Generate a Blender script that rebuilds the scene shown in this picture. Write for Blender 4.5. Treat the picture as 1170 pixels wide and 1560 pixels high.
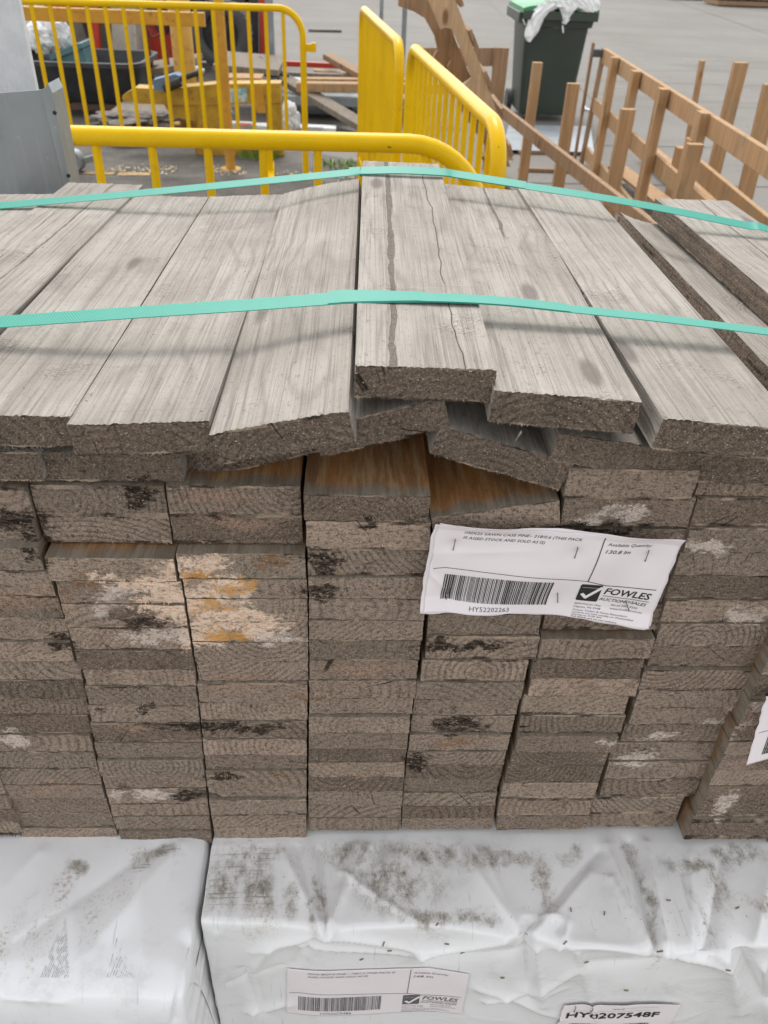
import bpy, bmesh, math, random
from mathutils import Vector, Matrix, noise as mnoise
random.seed(7)
for o in list(bpy.data.objects): bpy.data.objects.remove(o)
scn = bpy.context.scene
col = scn.collection
R = math.radians

# ------------------------------------------------------------------ camera
CAM = Vector((0.0403119, -0.5079363, 0.8085448))
PITCH, YAW, ROLL, FPX = 0.63086662, -0.05199731, 0.04124163, 1235.542
_cp, _sp, _cy, _sy = math.cos(PITCH), math.sin(PITCH), math.cos(YAW), math.sin(YAW)
FWD = Vector((-_sy*_cp, _cy*_cp, -_sp))
_r = Vector((_cy, _sy, 0)); _u = _r.cross(FWD)
RGT = _r*math.cos(ROLL) + _u*math.sin(ROLL)
UP = -_r*math.sin(ROLL) + _u*math.cos(ROLL)
def ray(px, py): return FWD + RGT*((px-585)/FPX) - UP*((py-780)/FPX)
def onz(px, py, z):
    d = ray(px, py); return CAM + d*((z-CAM.z)/d.z)
def ony(px, py, y):
    d = ray(px, py); return CAM + d*((y-CAM.y)/d.y)
cd = bpy.data.cameras.new('camera'); cam = bpy.data.objects.new('camera', cd); col.objects.link(cam)
m = Matrix((RGT, UP, -FWD)).transposed().to_4x4(); m.translation = CAM; cam.matrix_world = m
cd.sensor_fit = 'VERTICAL'; cd.sensor_height = 24; cd.sensor_width = 18
cd.lens = FPX*24/1560; cd.clip_start = 0.02; cd.clip_end = 900
cd.dof.use_dof = True; cd.dof.focus_distance = 0.72; cd.dof.aperture_fstop = 9.0
scn.camera = cam
scn.render.resolution_x, scn.render.resolution_y = 768, 1024

# ------------------------------------------------------------------ light: overcast
SUN_EL, SUN_AZ = R(58), R(-8)       # azimuth measured from +y towards +x
w = bpy.data.worlds.new("World"); scn.world = w; w.use_nodes = True
wn = w.node_tree; wn.nodes.clear()
sky = wn.nodes.new('ShaderNodeTexSky'); sky.sky_type = 'NISHITA'; sky.sun_disc = False
sky.sun_elevation = SUN_EL; sky.sun_rotation = SUN_AZ
sky.air_density = 1.0; sky.dust_density = 1.5; sky.ozone_density = 1.0
hs = wn.nodes.new('ShaderNodeHueSaturation'); hs.inputs['Saturation'].default_value = 0.12
bg = wn.nodes.new('ShaderNodeBackground'); bg.inputs['Strength'].default_value = 0.15
wo = wn.nodes.new('ShaderNodeOutputWorld')
wn.links.new(sky.outputs[0], hs.inputs['Color']); wn.links.new(hs.outputs[0], bg.inputs['Color']); wn.links.new(bg.outputs[0], wo.inputs['Surface'])
sl = bpy.data.lights.new('sun', 'SUN'); sl.energy = 0.85; sl.angle = R(24); sl.color = (1.0, 0.965, 0.92)
so = bpy.data.objects.new('sun', sl); col.objects.link(so)
sd = Vector((math.sin(SUN_AZ)*math.cos(SUN_EL), math.cos(SUN_AZ)*math.cos(SUN_EL), math.sin(SUN_EL)))
so.rotation_euler = sd.to_track_quat('Z', 'Y').to_euler(); so.location = sd*20
scn.view_settings.view_transform = 'Standard'; scn.view_settings.look = 'None'
scn.view_settings.gamma = 1; scn.view_settings.exposure = 1.12; scn.view_settings.use_curve_mapping = False
scn.render.engine = 'CYCLES'

# ------------------------------------------------------------------ node helpers
class NT:
    def __init__(s, name):
        s.m = bpy.data.materials.new(name); s.m.use_nodes = True
        s.t = s.m.node_tree; s.t.nodes.clear()
        s.out = s.t.nodes.new('ShaderNodeOutputMaterial')
    def n(s, typ, **kw):
        nd = s.t.nodes.new(typ)
        for k, v in kw.items(): setattr(nd, k, v)
        return nd
    def put(s, sock, v):
        if isinstance(v, bpy.types.NodeSocket): s.t.links.new(v, sock)
        elif v is not None:
            if sock.type == 'RGBA' and len(v) == 3: v = (*v, 1)
            sock.default_value = v
    def math(s, op, a, b=None, c=None, clamp=False):
        nd = s.n('ShaderNodeMath', operation=op, use_clamp=clamp)
        for i, v in enumerate((a, b, c)):
            if v is not None: s.put(nd.inputs[i], v)
        return nd.outputs[0]
    def vm(s, op, a, b=None, scale=None):
        nd = s.n('ShaderNodeVectorMath', operation=op)
        s.put(nd.inputs[0], a)
        if b is not None: s.put(nd.inputs[1], b)
        if scale is not None: s.put(nd.inputs['Scale'], scale)
        return nd.outputs['Value'] if op in ('LENGTH', 'DISTANCE', 'DOT_PRODUCT') else nd.outputs[0]
    def noise(s, vec, scale=5, detail=3, rough=.55, dist=0, out=0):
        nd = s.n('ShaderNodeTexNoise'); s.put(nd.inputs['Vector'], vec)
        s.put(nd.inputs['Scale'], scale); s.put(nd.inputs['Detail'], detail)
        s.put(nd.inputs['Roughness'], rough); s.put(nd.inputs['Distortion'], dist)
        return nd.outputs[out]
    def contrast(s, c, k, b=0.):
        nd = s.n('ShaderNodeBrightContrast'); s.put(nd.inputs['Color'], c); s.put(nd.inputs['Bright'], b); s.put(nd.inputs['Contrast'], k); return nd.outputs[0]
    def vor(s, vec, scale, feature='F1', out='Distance'):
        nd = s.n('ShaderNodeTexVoronoi', feature=feature); s.put(nd.inputs['Vector'], vec); s.put(nd.inputs['Scale'], scale)
        return nd.outputs[out]
    def mr(s, v, a, b, c=0., d=1., smooth=True):
        nd = s.n('ShaderNodeMapRange', interpolation_type='SMOOTHSTEP' if smooth else 'LINEAR')
        for i, x in enumerate((v, a, b, c, d)): s.put(nd.inputs[i], x)
        return nd.outputs[0]
    def mix(s, f, a, b, blend='MIX'):
        nd = s.n('ShaderNodeMix', data_type='RGBA', blend_type=blend)
        s.put(nd.inputs[0], f); s.put(nd.inputs[6], a); s.put(nd.inputs[7], b)
        return nd.outputs[2]
    def comb(s, x, y, z):
        nd = s.n('ShaderNodeCombineXYZ')
        for i, v in enumerate((x, y, z)): s.put(nd.inputs[i], v)
        return nd.outputs[0]
    def sep(s, v):
        nd = s.n('ShaderNodeSeparateXYZ'); s.put(nd.inputs[0], v); return nd.outputs
    def obj(s): return s.n('ShaderNodeTexCoord').outputs['Object']
    def pos(s): return s.n('ShaderNodeNewGeometry').outputs['Position']
    def rnd(s): return s.n('ShaderNodeObjectInfo').outputs['Random']
    def attr(s, name, out='Fac'):
        nd = s.n('ShaderNodeAttribute', attribute_type='OBJECT', attribute_name=name); return nd.outputs[out]
    def bump(s, h, strength=.5, dist=.001, normal=None):
        nd = s.n('ShaderNodeBump'); s.put(nd.inputs['Height'], h); s.put(nd.inputs['Strength'], strength); s.put(nd.inputs['Distance'], dist)
        if normal is not None: s.put(nd.inputs['Normal'], normal)
        return nd.outputs[0]
    def bsdf(s, color, rough=.6, metal=0., normal=None, spec=.5, trans=0.):
        nd = s.n('ShaderNodeBsdfPrincipled')
        s.put(nd.inputs['Base Color'], color); s.put(nd.inputs['Roughness'], rough); s.put(nd.inputs['Metallic'], metal)
        s.put(nd.inputs['Specular IOR Level'], spec)
        if normal is not None: s.put(nd.inputs['Normal'], normal)
        s.t.links.new(nd.outputs[0], s.out.inputs['Surface']); return nd
    def blobs(s, p, lst):
        """nearest of several ellipsoids, 0 at a centre and 1 at its rim"""
        best = None
        for c, r in lst:
            d = s.vm('SUBTRACT', p, tuple(c))
            d = s.vm('LENGTH', s.vm('MULTIPLY', d, (1/r[0], 1/r[1], 1/r[2])))
            best = d if best is None else s.math('MINIMUM', best, d)
        return best

def simple(name, c1, c2=None, rough=.6, metal=0., scale=8, bump=0., bscale=200, spec=.5, c3=None, dirt=0.):
    N = NT(name); o = N.obj()
    a = N.noise(o, scale, 4, .6)
    c = N.mix(N.mr(a, .35, .65), c1, c2 or c1)
    if c3: c = N.mix(N.mr(N.noise(o, scale*3.3, 5, .7), .56, .7), c, c3)
    nm = N.bump(N.noise(o, bscale, 3, .6), bump, .002) if bump else None
    N.bsdf(c, rough, metal, nm, spec); return N.m

# stains on the stacked ends, given on the y=0 face of the pack
def B(px, py, rx, rz, y=0., ry=.05):
    k = 1/ (1235./ (ony(px, py, y)-CAM).dot(FWD))
    return (ony(px, py, y), (rx*k, ry, rz*k*1.15))
CREAM = [B(215,893,42,10), B(258,905,30,14), B(295,930,40,14), B(170,882,18,6), B(232,925,24,7), B(300,862,38,13), B(352,893,26,12), B(310,915,50,13), B(345,940,60,14), B(315,972,26,14), B(395,955,20,16), B(270,880,18,9)]
OCHRE = [B(300,880,24,8), B(350,900,20,7), B(325,925,34,9), B(340,968,30,10), B(375,888,16,9)]
WHITE = [B(178,905,38,9), B(240,968,40,8), B(150,926,14,10), B(430,975,26,8), B(948,790,42,9,.0), B(905,798,22,6), B(1078,836,40,11),
         B(1006,1128,34,7), B(968,1160,32,18), B(1085,1105,20,8), B(230,1213,28,9), B(180,1216,14,8), B(14,1130,18,10), B(1140,940,22,14),
         B(1120,1085,20,6), B(925,1130,20,5), B(1148,1060,16,8), B(1100,1210,12,28), B(415,975,20,14)]
DARK = [B(213,760,20,18), B(22,808,40,20), B(50,845,14,16), B(490,856,24,16), B(490,900,30,12), B(215,905,34,7), B(195,930,42,10),
        B(230,945,40,8), B(345,1108,70,10), B(155,1088,9,9), B(345,1182,28,8), B(225,1082,12,6), B(188,1213,14,9),
        B(700,1112,30,14), B(900,812,80,9), B(700,985,60,7), B(630,1160,20,12), B(940,795,20,8), B(1005,1190,18,4), B(980,1150,22,9), B(290,1213,30,9),
        B(95,985,14,12), B(560,800,9,6)]
RUST = [B(420,858,32,22), B(735,1030,18,6), B(352,1180,22,8), B(130,885,24,9), B(430,1182,16,7), B(880,1036,20,4), B(690,1135,26,8), B(480,1060,30,6), B(250,1080,10,5)]
PINK = [B(330,770,70,22), B(360,808,80,16), B(200,1110,50,10), B(80,915,60,26), B(360,1040,90,22), B(550,1020,80,18), B(20,920,50,20), B(870,945,40,8), B(280,885,30,9),
        B(1120,1146,30,10), B(90,1200,60,12), B(545,1180,60,8), B(500,1165,40,9)]

def wood_rings(N, o, seed, pith, ringf, wob=.010, wrp=.006):
    x, y, z = N.sep(o); px, pz, _ = N.sep(pith)
    v1 = N.comb(seed, N.math('MULTIPLY', y, 5.5), seed)
    v2 = N.comb(N.math('ADD', seed, 7.3), N.math('MULTIPLY', y, 4.0), 3.1)
    dx = N.math('ADD', N.math('SUBTRACT', x, px), N.math('MULTIPLY', N.math('SUBTRACT', N.noise(v1, 1, 2), .5), wob*1.6))
    dz = N.math('ADD', N.math('SUBTRACT', z, pz), N.math('MULTIPLY', N.math('SUBTRACT', N.noise(v2, 1, 2), .5), wob*2.6))
    r = N.math('SQRT', N.math('ADD', N.math('MULTIPLY', dx, dx), N.math('MULTIPLY', dz, dz)))
    warp = N.noise(N.vm('MULTIPLY', N.vm('ADD', o, N.comb(seed, seed, 0)), (38, 2.2, 38)), 1, 2)
    r = N.math('ADD', r, N.math('MULTIPLY', warp, wrp))
    ph = N.math('MULTIPLY', r, ringf)
    return N.math('POWER', N.math('ADD', N.math('MULTIPLY', N.math('SINE', ph), .5), .5), 2.6), dx, dz

def end_material():
    N = NT('weathered_end_grain'); o = N.obj(); seed = N.math('MULTIPLY', N.rnd(), 60.)
    so_ = N.vm('ADD', o, N.comb(seed, 0, seed))
    ring, dx, dz = wood_rings(N, o, seed, N.attr('pith', 'Vector'), N.attr('ringf'), .004, .0022)
    tone = N.attr('tone')
    base = N.mix(tone, (.345, .300, .248), (.53, .430, .350))
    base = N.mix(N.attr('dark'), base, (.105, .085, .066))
    base = N.mix(N.mr(N.noise(so_, 32, 4, .6), .3, .7, 0, .45), base, N.mix(tone, (.33, .275, .225), (.25, .195, .155)))
    p = N.pos()
    q = N.vm('ADD', p, N.vm('SCALE', N.vm('SUBTRACT', N.noise(p, 38, 6, .75, out=1), (.5, .5, .5)), scale=.055))
    pk = N.mr(N.blobs(q, PINK), 1.1, .2, 0, .75); base = N.mix(pk, base, (.43, .315, .245))
    fine = N.noise(so_, 620, 4, .75)
    # rough fibre tufts left by the saw: short diagonal rows
    rot = N.n('ShaderNodeVectorRotate', rotation_type='Y_AXIS'); N.put(rot.inputs['Vector'], so_); N.put(rot.inputs['Angle'], N.math('MULTIPLY', N.math('SUBTRACT', N.attr('saw'), .5), 1.6))
    rows = N.noise(N.vm('MULTIPLY', rot.outputs[0], (110, 20, 620)), 1, 3, .65)
    c = N.mix(N.math('MULTIPLY', N.math('MULTIPLY', ring, N.attr('ringk')), N.mr(N.noise(so_, 55, 3), .3, .65, .45, 1.)), base, N.mix(.6, base, (.04, .033, .027), ))
    c = N.mix(N.math('MULTIPLY', N.mr(rows, .50, .70, 0, 1), N.math('SUBTRACT', .62, N.math('MULTIPLY', N.attr('ringk'), .6))), c, (.11, .092, .075))
    c = N.mix(N.mr(fine, .52, .66, 0, .55), c, (.46, .40, .33))
    c = N.mix(N.mr(fine, .48, .33, 0, .66), c, (.045, .036, .029)); c = N.mix(N.mr(N.noise(so_, 270, 3, .7), .50, .36, 0, .5), c, (.085, .07, .056))  # dark pits: dirt, with the fuzz's fine shadow put into the colour
    x_, y_, z_ = N.sep(o); ez = N.math('SUBTRACT', .0122, N.math('ABSOLUTE', z_))
    ed = N.math('MULTIPLY', N.mr(N.math('ADD', ez, N.math('MULTIPLY', N.math('SUBTRACT', N.noise(so_, 160, 3), .5), .0016)), .0013, .0004, 0, .75), N.mr(N.noise(so_, 45, 3), .38, .6))
    c = N.mix(ed, c, N.mix(N.mr(N.noise(so_, 20, 2), .45, .55), (.48, .40, .31), (.035, .028, .022)))
    # drying checks running out from the heart
    ang = N.math('ARCTAN2', dz, dx)
    ck = N.noise(N.comb(N.math('MULTIPLY', ang, 7.), seed, 0), 1, 1)
    ckm = N.math('MULTIPLY', N.mr(N.math('ABSOLUTE', N.math('SUBTRACT', ck, .5)), .012, .0, 0, 1), N.mr(N.noise(so_, 30, 2), .52, .62))
    c = N.mix(N.math('MULTIPLY', ckm, .8), c, (.02, .016, .013))
    # mould, pitch and dirt in patches of their own
    rag = N.math('MULTIPLY', N.math('SUBTRACT', N.noise(N.vm('MULTIPLY', so_, (110, 110, 260)), 1, 6, .78), .5), 3.6)
    rag = N.math('ADD', rag, N.math('MULTIPLY', N.math('SUBTRACT', N.rnd(), .5), .5))
    brk = N.mr(N.noise(N.vm('ADD', N.vm('MULTIPLY', p, (75, 75, 190)), N.vm('SCALE', N.noise(p, 60, 3, .6, out=1), scale=3.)), 1, 4, .7), .34, .50, .15, 1)
    def patch(lst, colr, hi, lo, amt):
        nonlocal c
        k = N.math('MULTIPLY', N.math('MULTIPLY', N.mr(N.math('ADD', N.blobs(q, lst), rag), hi, lo, 0, amt), N.mr(N.math('ADD', fine, rows), .80, 1.05, .5, 1)), brk); c = N.mix(k, c, colr); return k
    patch(RUST, (.27, .135, .052), 1.1, .4, .65)
    patch(DARK, (.026, .019, .014), 1.5, .9, .92)
    patch(CREAM[:0]+[B(335,915,105,66), B(180,915,70,34), B(1040,1150,110,60)], N.mix(N.mr(rows, .4, .6), (.36, .30, .25), (.50, .43, .36)), 1.2, .3, .55)
    patch(CREAM, (.80, .65, .52), 1.75, 1.0, .95)
    patch(OCHRE, (.58, .33, .09), 1.35, .8, .85)
    patch(WHITE, (.66, .60, .54), 1.4, .7, .8)
    sp = N.mr(N.vor(so_, 210), .17, .10, 0, 1)
    sp = N.math('MULTIPLY', sp, N.mr(N.noise(so_, 90, 2), .50, .64))
    c = N.mix(N.math('MULTIPLY', sp, .8), c, (.60, .51, .38))
    h = N.math('ADD', N.math('MULTIPLY', fine, 1.2), N.math('ADD', N.math('MULTIPLY', rows, 1.1), N.math('MULTIPLY', ring, -.30)))
    h = N.math('ADD', h, N.math('MULTIPLY', N.noise(so_, 270, 3, .7), 1.3))
    g_ = N.n('ShaderNodeGamma'); N.put(g_.inputs['Color'], c); N.put(g_.inputs['Gamma'], 1.28); c = N.mix(1.0, g_.outputs[0], (1.92, 1.86, 1.86), 'MULTIPLY')
    N.bsdf(c, .92, 0, N.bump(h, 1.0, .0028), .15); return N.m

def top_material():
    N = NT('silver_weathered_board'); o = N.obj(); seed = N.math('MULTIPLY', N.rnd(), 60.)
    x, y, z = N.sep(o)
    ring, dx, dz = wood_rings(N, o, seed, N.attr('pith', 'Vector'), N.attr('ringf'), .016)
    so_ = N.vm('ADD', o, N.comb(seed, seed, 0))
    g = N.noise(N.vm('MULTIPLY', so_, (430, 3.2, 430)), 1, 5, .65)
    g2 = N.noise(N.vm('MULTIPLY', so_, (105, 1.1, 105)), 1, 4, .65)
    bl = N.noise(so_, 9, 4, .6)
    fz = N.noise(so_, 520, 3, .7)
    g3 = N.noise(N.vm('MULTIPLY', so_, (1000, 7, 1000)), 1, 3, .7)
    c = N.mix(N.mr(bl, .3, .7), (.385, .352, .310), (.30, .270, .234))
    c = N.mix(N.mr(g2, .46, .70, 0, .34), c, (.20, .178, .152))
    c = N.mix(N.math('MULTIPLY', N.math('POWER', ring, 2.2), N.mr(N.noise(so_, 13, 2), .3, .65, .06, .36)), c, (.15, .128, .108))
    c = N.mix(N.mr(g3, .54, .68, 0, .42), c, (.12, .106, .092))
    gl = N.math('ABSOLUTE', N.math('SUBTRACT', N.noise(N.vm('MULTIPLY', so_, (130, 1.3, 130)), 1, 3, .6), .5))
    c = N.mix(N.mr(gl, .022, .003, 0, .42), c, (.13, .112, .095))
    c = N.mix(N.mr(g, .52, .70, 0, .35), c, (.14, .122, .105))
    c = N.mix(N.mr(g, .48, .30, 0, .30), c, (.47, .435, .39))
    c = N.mix(N.mr(N.noise(N.vm('MULTIPLY', so_, (11, 1.6, 11)), 1, 5, .7), .55, .72, 0, .42), c, (.19, .165, .138))
    kv = N.vor(N.vm('MULTIPLY', so_, (16, 5, 16)), 1)
    c = N.mix(N.mr(kv, .16, .07, 0, .7), c, (.12, .10, .085))
    c = N.mix(N.mr(fz, .60, .78, 0, .45), c, (.50, .465, .42))
    c = N.mix(N.mr(fz, .42, .24, 0, .6), c, (.085, .073, .06)); c = N.mix(N.mr(N.noise(N.vm('MULTIPLY', so_, (300, 110, 300)), 1, 3, .7), .58, .70, 0, .5), c, (.16, .14, .12))
    c = N.mix(N.mr(N.noise(so_, 150, 2), .70, .76, 0, .7), c, (.07, .055, .045))
    # faint cross marks of the saw
    cm = N.noise(N.comb(N.math('MULTIPLY', x, 6), N.math('MULTIPLY', y, 300), seed), 1, 2, .5)
    c = N.mix(N.math('MULTIPLY', N.mr(cm, .62, .74, 0, .42), N.mr(bl, .35, .6)), c, (.21, .19, .17))
    # bark streak and hairline split on the boards that have them
    wv = N.math('MULTIPLY', N.math('SUBTRACT', N.noise(N.comb(N.math('MULTIPLY', y, 9), seed, 0), 1, 2), .5), .012)
    wv = N.math('ADD', wv, N.math('MULTIPLY', y, N.attr('streak_slope')))
    ds = N.math('ABSOLUTE', N.math('SUBTRACT', N.math('SUBTRACT', x, N.attr('streak_x')), wv))
    sw = N.math('MULTIPLY', N.attr('streak_w'), N.mr(N.noise(N.comb(N.math('MULTIPLY', y, 22), seed, 4), 1, 2), .3, .7, .55, 1.2))
    rg = N.math('MULTIPLY', N.math('SUBTRACT', N.noise(so_, 180, 4), .5), .0016)
    sm_ = N.mr(N.math('ADD', ds, rg), sw, N.math('MULTIPLY', sw, .75), 0, 1)
    on = N.math('MULTIPLY', N.mr(sw, .0001, .0004), N.mr(y, N.attr('streak_y'), N.math('ADD', N.attr('streak_y'), .03)))
    sm_ = N.math('MULTIPLY', sm_, on)
    c = N.mix(N.math('MULTIPLY', sm_, .92), c, N.mix(N.mr(fz, .35, .65), (.095, .078, .062), (.18, .152, .122)))
    wv2 = N.math('MULTIPLY', N.math('SUBTRACT', N.noise(N.comb(N.math('MULTIPLY', y, 12), seed, 9), 1, 3), .5), .014)
    dc = N.math('ABSOLUTE', N.math('SUBTRACT', N.math('SUBTRACT', x, N.attr('split_x')), wv2))
    ckm = N.math('MULTIPLY', N.mr(dc, .0006, .0001), N.mr(N.noise(N.comb(N.math('MULTIPLY', y, 7), seed, 2), 1, 2), .36, .46))
    c = N.mix(N.math('MULTIPLY', ckm, .9), c, (.045, .036, .030))
    # mask of pitted patches, used in the bump only
    pit = N.mr(N.noise(so_, 14, 2), .58, .68)
    h = N.math('ADD', N.math('MULTIPLY', g, 1.0), N.math('MULTIPLY', fz, .65))
    h = N.math('ADD', h, N.math('MULTIPLY', ring, .35))
    h = N.math('ADD', h, N.math('MULTIPLY', N.math('MULTIPLY', N.vor(so_, 330), pit), 2.2))
    h = N.math('SUBTRACT', h, N.math('MULTIPLY', N.math('ADD', sm_, ckm), .9))
    N.bsdf(c, .88, 0, N.bump(h, .9, .0011), .2); return N.m

def fresh_material():
    N = NT('rusty_brown_board_face'); o = N.obj(); seed = N.math('MULTIPLY', N.rnd(), 60.)
    x, y, z = N.sep(o); so_ = N.vm('ADD', o, N.comb(seed, seed, 0))
    g = N.noise(N.vm('MULTIPLY', so_, (150, 14, 150)), 1, 5, .7)
    g2 = N.noise(N.vm('MULTIPLY', so_, (38, 9, 38)), 1, 4, .65)
    c = N.mix(N.mr(g2, .3, .7), (.42, .19, .060), (.24, .125, .058))
    c = N.mix(N.mr(g, .45, .65, 0, .75), c, (.50, .33, .17))
    c = N.mix(N.mr(g, .44, .28, 0, .8), c, (.085, .038, .018))
    c = N.mix(N.attr('faded'), c, N.mix(N.mr(g, .4, .6), (.16, .105, .065), (.085, .055, .035)))
    grey = N.mr(N.math('ADD', y, N.math('MULTIPLY', N.math('SUBTRACT', N.noise(so_, 40, 4), .5), .035)), .004, .020, 1, 0)
    c = N.mix(grey, c, N.mix(N.mr(g, .4, .6), (.20, .165, .12), (.28, .24, .19)))
    c = N.mix(N.mr(N.noise(so_, 500, 3), .55, .75, 0, .4), c, (.40, .32, .23))
    h = N.math('ADD', g, N.math('MULTIPLY', N.noise(so_, 480, 3), .7))
    N.bsdf(c, .85, 0, N.bump(h, .8, .0010), .2); return N.m

M_END, M_TOP, M_FRESH = end_material(), top_material(), fresh_material()

M_FIBRE = simple('torn_pale_fibre', (.50, .42, .33), (.36, .29, .22), .9, scale=300)
def strap_material():
    N = NT('teal_polyester_strap'); o = N.obj(); x, y, z = N.sep(o)
    wv = N.math('SINE', N.math('MULTIPLY', N.math('ADD', x, N.math('MULTIPLY', y, .7)), 2600))
    c = N.mix(N.noise(o, 30, 3), (.035, .345, .26), (.048, .39, .295))
    b = N.bsdf(c, .38, 0, N.bump(wv, .25, .0003), .45)
    tr = N.n('ShaderNodeBsdfTranslucent'); N.put(tr.inputs['Color'], (.07, .48, .35))
    mx = N.n('ShaderNodeMixShader'); mx.inputs[0].default_value = .22
    N.t.links.new(b.outputs[0], mx.inputs[1]); N.t.links.new(tr.outputs[0], mx.inputs[2]); N.t.links.new(mx.outputs[0], N.out.inputs['Surface'])
    return N.m
M_STRAP = strap_material()
M_PAPER = simple('printed_tag_paper', (.86, .79, .79), (.82, .755, .76), .55, scale=14)
M_INK = simple('black_ink', (.018, .017, .018), rough=.5)
M_INKFADE = simple('faded_black_ink', (.10, .095, .10), (.16, .15, .155), .6, scale=60)
M_STEEL = simple('staple_steel', (.28, .27, .26), (.18, .17, .16), .35, .9, scale=200)
def yellow():
    N = NT('yellow_powder_coat'); p = N.pos()
    c = N.mix(N.mr(N.noise(p, 4, 4, .6), .3, .7), (.80, .50, .0005), (.70, .43, .0005))
    c = N.mix(N.mr(N.noise(p, 14, 5, .7), .60, .74, 0, .5), c, (.40, .24, .02))
    c = N.mix(N.mr(N.noise(p, 70, 5, .75), .695, .72), c, (.16, .10, .05))
    c = N.mix(N.mr(N.noise(p, 38, 3, .7), .72, .74), c, (.10, .06, .035))
    N.bsdf(c, .30, 0, N.bump(N.noise(p, 45, 3), .10, .003), .22); return N.m
M_YEL = yellow()
M_YELOLD = simple('worn_yellow_paint', (.55, .31, .035), (.48, .25, .03), .5, scale=6, c3=(.25, .13, .05))
M_YELDIRTY = simple('grimy_yellow_steel', (.50, .31, .02), (.36, .22, .02), .5, scale=9, c3=(.14, .08, .04))
M_PINE = None
def pine(name, a, b, d):
    N = NT(name); o = N.obj(); seed = N.math('MULTIPLY', N.rnd(), 40.)
    so_ = N.vm('ADD', o, N.comb(seed, seed, seed))
    g = N.noise(N.vm('MULTIPLY', so_, (60, 60, 3.5)), 1, 5, .6)
    c = N.mix(N.mr(g, .35, .65), a, b)
    c = N.mix(N.mr(N.noise(so_, 7, 3), .45, .7, 0, .55), c, d)
    kn = N.mr(N.vor(N.vm('MULTIPLY', so_, (6, 6, 2.5)), 1), .12, .05, 0, .8)
    c = N.mix(kn, c, (.13, .055, .02))
    c = N.mix(N.mr(N.noise(N.vm('MULTIPLY', so_, (14, 14, 2.2)), 1, 5, .7), .54, .68, 0, .6), c, tuple(v*.55 for v in d))
    N.bsdf(c, .75, 0, N.bump(g, .4, .002), .25); return N.m
M_PINE = pine('pale_pine', (.47, .29, .15), (.37, .215, .105), (.34, .25, .15))
M_PINED = pine('brown_pine', (.35, .22, .13), (.26, .16, .09), (.28, .20, .13))
M_GREYWOOD = pine('grey_old_timber', (.26, .22, .17), (.17, .145, .115), (.21, .17, .12))
def galv():
    N = NT('galvanised_sheet'); o = N.obj()
    st = N.noise(N.vm('MULTIPLY', o, (60, 60, 5)), 1, 4, .6)
    c = N.mix(N.mr(N.noise(o, 7, 4, .6), .3, .7), (.20, .23, .245), (.29, .315, .32))
    c = N.mix(N.mr(st, .5, .72, 0, .45), c, (.37, .40, .41))
    c = N.mix(N.mr(N.noise(o, 55, 4, .7), .66, .72, 0, .6), c, (.55, .56, .56))
    N.bsdf(c, .42, .45, N.bump(N.noise(o, 25, 2), .12, .004), .5); return N.m
M_GALV = galv()

# ------------------------------------------------------------------ object helpers
def prop(o, label=None, cat=None, group=None, kind=None):
    if label: o['label'] = label
    if cat: o['category'] = cat
    if group: o['group'] = group
    if kind: o['kind'] = kind
    return o
WORLD = {}
def mesh_obj(name, V, Fc, mats, parent=None, matidx=None, smooth=False, loc=None):
    """V are world positions; loc is where the origin goes"""
    off = Vector(loc) if loc is not None else (sum((Vector(v) for v in V), Vector())/max(1, len(V)) if parent is None else WORLD[parent.name].copy())
    me = bpy.data.meshes.new(name)
    me.from_pydata([tuple(Vector(v)-off) for v in V], [], Fc)
    for mm in (mats if isinstance(mats, (list, tuple)) else [mats]): me.materials.append(mm)
    if matidx:
        me.polygons.foreach_set('material_index', matidx)
    if smooth: me.polygons.foreach_set('use_smooth', [True]*len(me.polygons))
    me.update()
    o = bpy.data.objects.new(name, me); col.objects.link(o); WORLD[o.name] = off.copy()
    if parent is not None:
        o.parent = parent; o.location = off - WORLD[parent.name]
    else:
        o.location = off
    return o
def empty(name, loc, label=None, cat=None, group=None):
    o = bpy.data.objects.new(name, None); col.objects.link(o); o.location = loc
    WORLD[o.name] = Vector(loc); o.empty_display_size = .05
    return prop(o, label, cat, group)
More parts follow.
